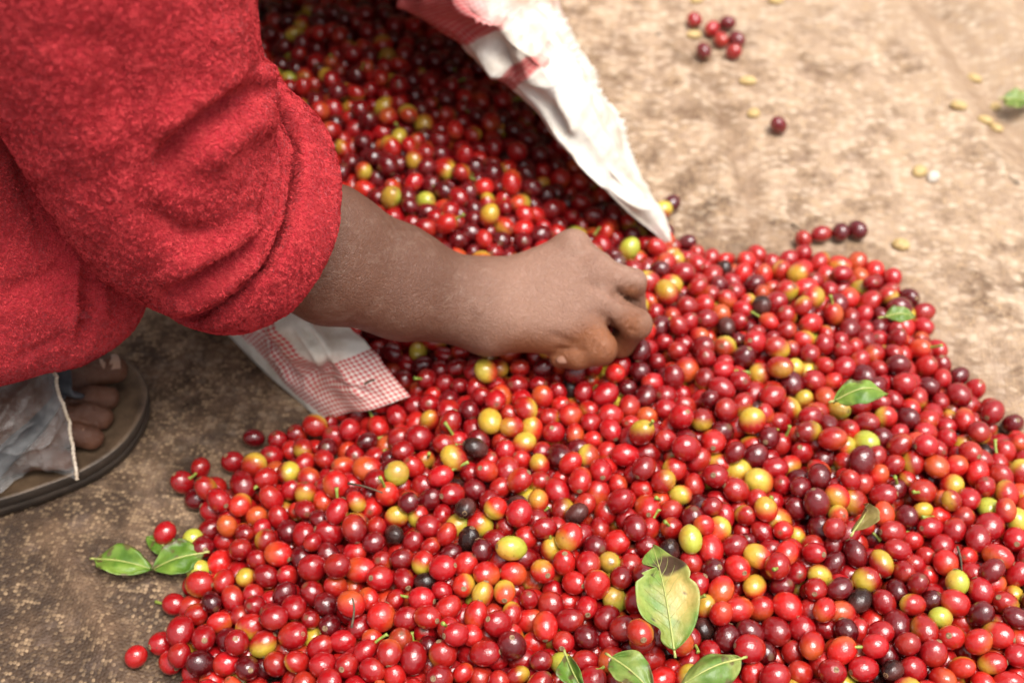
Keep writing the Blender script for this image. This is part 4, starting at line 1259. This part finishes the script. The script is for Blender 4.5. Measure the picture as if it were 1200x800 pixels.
nx = D(652, 420, .884) - D(674, 417, .880); nx /= np.linalg.norm(nx)
ny = UPV - (UPV @ nx) * nx; ny /= np.linalg.norm(ny); nz = np.cross(nx, ny); nz *= -np.sign(nz @ FWD)
V0, F0 = ring_ball(6, 12)
pchild('fingernail', D(661, 421, .8795) + V0[:, :1] * nx * .0060 + V0[:, 1:2] * ny * .0030 + V0[:, 2:] * nz * .0010, F0, M_FNAIL)

# ------------------------------------------------------------------ sandal
out = [(122, 410), (150, 422), (168, 440), (174, 462), (165, 490), (140, 523), (100, 550), (50, 570), (0, 586), (-60, 600), (-150, 610), (-215, 602), (-245, 572), (-225, 530), (-150, 492), (-60, 462), (0, 440), (60, 420)]
ol = np.array([G(u, v, ZS) for u, v in out]); ol = catmull(np.vstack([ol, ol[:1]]), 121)[:-1]
cen = ol.mean(0)
sandal = bpy.data.objects.new('sandal', None); COL.objects.link(sandal); sandal.location = (cen[0], cen[1], 0)
tag(sandal, 'worn dark rubber sandal with grey strap under the dusty foot', 'sandal')
SL = np.array([cen[0], cen[1], 0])
rings = []
for f, z in ((0.93, .0025), (0.975, .003), (0.985, .010), (0.972, .0108), (0.985, .0116), (1.0, ZS - .0022), (0.992, ZS - .0004)):
    r_ = cen + (ol - cen) * f; r_ = r_.copy(); r_[:, 2] = z; rings.append(r_)
V = np.vstack(rings + [np.array([[cen[0], cen[1], .0025]])])
F = grid_faces(len(rings), 120, True)
sole = bpy.data.meshes.new('sole')
sole.from_pydata((V - SL).tolist(), [], F[:, ::-1].tolist() + [[len(V) - 1, (j + 1) % 120, j] for j in range(120)])
sole.polygons.foreach_set('use_smooth', [True] * len(sole.polygons)); sole.update()
link('sole', sole, M_RUBBER, sandal)
rings = []
for f, z in ((0.992, ZS - .0004), (0.965, ZS + .0008), (0.94, ZS - .0006), (0.6, ZS - .0010), (0.2, ZS - .0010)):
    r_ = cen + (ol - cen) * f; r_ = r_.copy(); r_[:, 2] = z; rings.append(r_)
V = np.vstack(rings + [np.array([[cen[0], cen[1], ZS - .001]])])
F = grid_faces(len(rings), 120, True)
fb = bpy.data.meshes.new('footbed')
fb.from_pydata((V - SL).tolist(), [], F[:, ::-1].tolist() + [[4 * 120 + j, 4 * 120 + (j + 1) % 120, len(V) - 1] for j in range(120)])
fb.polygons.foreach_set('use_smooth', [True] * len(fb.polygons)); fb.update()
link('footbed', fb, M_FOOTBED, sandal)
def band(name, path, wdir, width, thick, mat, parent, origin):
    path = catmull(path, 30); wdir = np.asarray(wdir, float)
    T = np.gradient(path, axis=0); T /= np.linalg.norm(T, axis=1, keepdims=True)
    Wv = wdir - (T @ wdir)[:, None] * T; Wv /= np.linalg.norm(Wv, axis=1, keepdims=True); Nn_ = np.cross(T, Wv)
    prof = [(-.5, 0), (-.46, .5), (0, .7), (.46, .5), (.5, 0), (.46, -.5), (-.46, -.5)]
    V = path[:, None] + np.stack([Wv * a * width + Nn_ * b * thick for a, b in prof], 1)
    return link(name, mesh_from(name, V.reshape(-1, 3) - origin, grid_faces(30, 7, True)), mat, parent)
band('strap', [gz(62, 415, ZS + .002), gz(66, 420, ZS + .020), gz(70, 437, ZS + .0335), gz(76, 458, ZS + .030), gz(90, 461, ZS + .020), gz(99, 456, ZS + .004)], RGT * 0.9 + np.array([0, -.35, 0]), .0150, .003, M_STRAP, sandal, SL)
band('strap', [gz(66, 462, ZS + .028), gz(40, 500, ZS + .030), gz(10, 530, ZS + .027), gz(-30, 575, ZS + .012), gz(-40, 588, ZS + .001)], RGT, .0150, .003, M_STRAP, sandal, SL)

# ------------------------------------------------------------------ red fleece sweater
fibre_src = []
STN = [(30, -330, .585, .088), (80, -150, .625, .087), (118, -10, .660, .079), (150, 90, .690, .0705), (185, 180, .725, .0672), (214, 223, .753, .0680), (232, 232, .766, .0700), (248, 237, .777, .0650)]
cl = np.array([D(u, v, d) for u, v, d, r in STN])
ax_end = D(394, 286, .851) - D(248, 237, .777); ax_end /= np.linalg.norm(ax_end)
c_last = cl[-1]
prof = [(.003, .0625), (.007, .0570), (.0095, .0565), (.0105, .0605), (.0092, .0680), (.0090, .0735), (.012, .0765), (.023, .0768), (.034, .0750), (.041, .0710), (.0435, .064), (.041, .057), (.030, .0515), (.010, .047), (-.02, .045)]
path = list(catmull(cl, 150)); rad = list(catmull(np.array([[r, 0, 0] for *_, r in STN]), 150)[:, 0])
pp = catmull(np.array([[a, r, 0] for a, r in prof]), 110)
for a, r, _ in pp:
    path.append(c_last + ax_end * a); rad.append(r)
path = np.array(path); rad = np.array(rad)
T = np.gradient(cl_p := catmull(cl, 150), axis=0); T /= np.linalg.norm(T, axis=1, keepdims=True)
# blend tangents smoothly into the cuff axis
wgt = np.clip((np.arange(150) - 112) / 37, 0, 1)[:, None]
T = T * (1 - wgt) + ax_end * wgt; T /= np.linalg.norm(T, axis=1, keepdims=True)
T = np.vstack([T, np.tile(ax_end, (110, 1))])
e1 = UPV - (T @ UPV)[:, None] * T; e1 /= np.linalg.norm(e1, axis=1, keepdims=True); e2 = np.cross(T, e1)
NSG = 220
ang = np.linspace(0, 2 * np.pi, NSG, endpoint=False)
ring_dir = np.cos(ang)[None, :, None] * e1[:, None] + np.sin(ang)[None, :, None] * e2[:, None]
wobb = 1 + 0.02 * np.sin(2 * ang + 0.6)[None, :] + 0.012 * np.sin(3 * ang + 2.0)[None, :]
SVs = (path[:, None] + ring_dir * (rad[:, None] * wobb)[..., None]).reshape(-1, 3)
SFs = grid_faces(len(path), NSG, True)
SNs = vert_normals(SVs, SFs)
k = (75 * NSG)
if (SNs[k:k + NSG] * ring_dir[75]).sum() < 0: SFs = SFs[:, ::-1]; SNs = -SNs
FOLDS = [([(330, 128), (324, 165), (314, 215), (300, 262), (280, 315), (250, 372)], 4.0, -.0025), ([(305, 92), (268, 122), (228, 152), (202, 180), (194, 222)], 13, -.012), ([(322, 118), (290, 140), (255, 165), (228, 200)], 16, .008), ([(285, 78), (250, 108), (210, 140), (180, 165)], 16, .006),
         ([(298, 72), (312, 96), (318, 124)], 13, .010), 
         ([(185, 348), (240, 318), (285, 288), (306, 268)], 5, -.010), ([(175, 328), (230, 300), (280, 270), (302, 250)], 8, .007),
         ([(190, 362), (245, 340), (285, 312), (304, 290)], 7, .008), ([(215, 376), (262, 350), (290, 325), (305, 305)], 5, -.010), ([(240, 384), (275, 362), (300, 335), (308, 320)], 6, .006),
         ([(170, 232), (190, 262), (225, 275), (262, 262)], 13, -.007),
         ([(60, 40), (90, 130), (130, 210)], 26, .004), ([(250, 20), (265, 60), (250, 100)], 18, .004), ([(110, 20), (140, 90), (150, 150)], 18, -.004)]
SVs = strokes(SVs, SNs, [(a_, b_ * 1.25, c_) for a_, b_, c_ in FOLDS], 0.95)
SNs = vert_normals(SVs, SFs)
SVs = SVs + SNs * (0.0022 * fbm(SVs, 16, 61, 2) + 0.0010 * fbm(SVs, 60, 63, 2))[:, None]
sweater = bpy.data.objects.new('sweater', None)
# torso and the hem hanging over the knee
def jersey_sdf(p):
    d = sd_cone(p, B_(-.62, .68, .30), B_(-.30, .69, .49), .165, .155)
    d = smin(d, sd_cone(p, shoulder_r + B_(-.03, .05, .02), shoulder_l, .070, .085), .08)
    d = smin(d, sd_cone(p, B_(-.25, .70, .55), B_(-.20, .715, .60), .085, .068), .04)
    d = smin(d, chain(p, [(shoulder_l, .08), (elbow_l, .062), (elbow_l * .35 + hand_l * .65, .045)]), .03)
    d = smin(d, chain(p, [(D(-260, 250, .80), .120), (D(-120, 318, .80), .078), (D(-20, 338, .805), .057), (D(54, 343, .818), .046)]), .05)
    d = smin(d, chain(p, [(hip_r, .128), (knee + B_(-.02, 0, -.02), .088), (D(-90, 315, .80), .056)]), .05)
    d = smin(d, sd_cone(p, D(-40, 150, .84), D(85, 295, .835), .07, .040), .04)
    d = smin(d, sd_cone(p, D(-80, 200, .78), D(30, 290, .80), .10, .055), .05)
    return d
JV, JF = surface_nets(jersey_sdf, (-.82, .40, .06), (-.02, 1.15, .78), 0.0062)
JN = vert_normals(JV, JF)
if JN[np.argmax(JV[:, 2])][2] < 0: JF = JF[:, ::-1]; JN = -JN
JV = strokes(JV, JN, [([(103, 318), (106, 350), (104, 385), (96, 408)], 5, -.008), ([(90, 300), (94, 350), (88, 405)], 9, .004), ([(120, 325), (124, 355), (118, 385)], 7, .004), ([(0, 352), (30, 335), (70, 318), (95, 316)], 8, -.004), ([(0, 380), (40, 372), (80, 360)], 14, .003),
                     ([(10, 160), (30, 220), (60, 280), (90, 310)], 12, -.004), ([(0, 428), (50, 414), (95, 390)], 5, -.003)])
JN = vert_normals(JV, JF)
JV = JV + JN * (0.006 * fbm(JV, 11, 71, 2) + 0.0012 * fbm(JV, 50, 73, 2))[:, None]
sweat = pchild('sweater', JV, JF, M_FLEECE)
sleeve = pchild('sleeve', SVs, SFs, M_FLEECE, sweat)
cuff_rows = np.arange(len(path)) >= 153
# pile: short curled fibres over the cloth
def pile(V, F, N, dens, cull, seed, length=0.0016):
    rg = np.random.default_rng(seed)
    T3 = np.vstack([F[:, [0, 1, 2]], F[:, [0, 2, 3]]])
    a, b, c = V[T3[:, 0]], V[T3[:, 1]], V[T3[:, 2]]
    cr = np.cross(b - a, c - a); ar = np.linalg.norm(cr, axis=1) / 2
    ctr = (a + b + c) / 3; vd = CPOS - ctr; vd /= np.linalg.norm(vd, axis=1, keepdims=True)
    fn = N[T3[:, 0]]
    pj = proj(ctr)
    ok = ((fn * vd).sum(1) > cull) & (pj[:, 0] > -160) & (pj[:, 1] > -140) & (pj[:, 2] > 0.1)
    ar = ar * ok
    n_ = int(ar.sum() * dens)
    t = rg.choice(len(ar), n_, p=ar / ar.sum())
    r1, r2 = np.sqrt(rg.random(n_)), rg.random(n_)
    w0, w1, w2 = (1 - r1)[:, None], (r1 * (1 - r2))[:, None], (r1 * r2)[:, None]
    i0, i1, i2 = T3[t].T
    p = V[i0] * w0 + V[i1] * w1 + V[i2] * w2
    nn = N[i0] * w0 + N[i1] * w1 + N[i2] * w2
    flow = np.stack([vnoise(p, 560, seed + 5 + k) for k in range(3)], -1) * 1.5 + np.stack([vnoise(p, 90, seed + 9 + k) for k in range(3)], -1) * 0.6 + rg.normal(size=(n_, 3)) * 0.35
    flow -= (flow * nn).sum(1, keepdims=True) * nn
    L = length * rg.uniform(0.6, 1.3, n_)[:, None]
    m1 = p + nn * L * 0.42 + flow * L * 0.30
    m2 = m1 + nn * L * 0.12 + flow * L * 0.55
    wv = np.cross(nn, flow + 1e-4); wv /= np.maximum(np.linalg.norm(wv, axis=1, keepdims=True), 1e-9)
    wd = 0.00020
    VV = np.stack([p - nn * .0003 - wv * wd, p - nn * .0003 + wv * wd, m1 - wv * wd, m1 + wv * wd, m2], 1)
    base_i = (np.arange(n_) * 5)[:, None]
    FF_ = np.stack([base_i + [0, 1, 3], base_i + [0, 3, 2], base_i + [2, 3, 4]], 1).reshape(-1, 3)
    tone = np.repeat(np.clip(0.5 + 0.35 * vnoise(p, 260, seed + 30) + rg.normal(size=n_) * 0.22, 0, 1), 5)
    return VV.reshape(-1, 3), FF_, tone
NS_ = vert_normals(SVs, SFs)
row_ = np.repeat(np.arange(len(path)), NSG); rd_ = ring_dir.reshape(-1, 3)
bad = (row_ < 162) & ((NS_ * rd_).sum(1) < 0.35)
NS_[bad] = NS_[bad] * 0.3 + rd_[bad]; NS_ /= np.maximum(np.linalg.norm(NS_, axis=1, keepdims=True), 1e-9)
for V_, F_, N_, dn, par in ((SVs, SFs, NS_, 3.0e6, sleeve), (JV, JF, vert_normals(JV, JF), 1.3e6, sweat)):
    v_, f_, t_ = pile(V_, F_, N_, dn, -0.25, 5)
    me = mesh_from('fleece_pile', v_ - PL, f_, False)
    add_float(me, 'tone', t_)
    o = link('fleece_pile', me, M_FIBRE, par); o['kind'] = 'stuff'
# trousers, hidden under the hem from here
def trouser_sdf(p):
    d = sd_cone(p, hip_r, hip_l, .12, .12)
    d = smin(d, chain(p, [(hip_r, .10), (knee + B_(-.02, 0, -.02), .066), (ank * .6 + knee * .4, .056)]), .04)
    d = smin(d, chain(p, [(hip_l, .10), (knee_l, .07), (ank_l + B_(0, 0, .03), .055)]), .04)
    return d
TV, TF = surface_nets(trouser_sdf, (-.80, .38, .06), (-.20, 1.02, .50), .010)
if vert_normals(TV, TF)[np.argmax(TV[:, 2])][2] < 0: TF = TF[:, ::-1]
pchild('trousers', TV, TF, M_TROUSER)

# ------------------------------------------------------------------ clear plastic sheet over the instep
tl, tr_ = [G(-170, 430, .10), G(-80, 440, .105), G(0, 448, .100), G(40, 440, .090), G(62, 432, .076)], None
bl_ = [G(-170, 590, .040), G(-80, 578, .042), G(0, 566, .040), G(48, 553, .036), G(91, 560, .030)]
mdl = [G(-170, 505, .090), G(-80, 505, .092), G(0, 503, .086), G(45, 494, .074), G(78, 488, .056)]
na, nb = 110, 90
ca = [catmull(np.array(k_), na) for k_ in (tl, mdl, bl_)]
PV = np.stack([catmull(np.stack([ca[0][i], ca[1][i], ca[2][i]]), nb) for i in range(na)])
AA, BB = np.meshgrid(np.linspace(0, 1, na), np.linspace(0, 1, nb), indexing='ij')
fl_ = PV.reshape(-1, 3)
cr1 = (1 - np.abs(vnoise(fl_, 38, 81))) ** 5; cr2 = (1 - np.abs(vnoise(fl_, 75, 83))) ** 5
pn = vert_normals(fl_, grid_faces(na, nb)); pn *= np.sign(pn[:, 2:3] + 1e-9)
fl_ = fl_ + pn * (np.clip((1.02 - AA.ravel()) * 7, 0.4, 1) * 1.0)[:, None] * (0.007 * (cr1 - .3) + 0.0035 * (cr2 - .3) + 0.004 * fbm(fl_, 22, 85, 2))[:, None]
sc_ = np.where(BB.ravel() > 0.93, (BB.ravel() - .93) / .07, 0) * 0.003 * np.sin(AA.ravel() * 9 + 1)
fl_[:, 1] += sc_
bag = bpy.data.objects.new('plastic_bag', None); COL.objects.link(bag); bag.location = G(0, 540, 0)
BL = np.array(bag.location)
tag(bag, 'crumpled clear plastic sheet draped over the instep below the red hem', 'plastic bag')
link('film', mesh_from('film', fl_ - BL, grid_faces(na, nb)), M_PLASTIC, bag)
edge = fl_.reshape(na, nb, 3)[-1]
tube('edge_fold', edge - BL, 0.0010 + 0.0005 * np.sin(np.arange(nb) * 0.9) ** 2, M_EDGE, bag, 8)
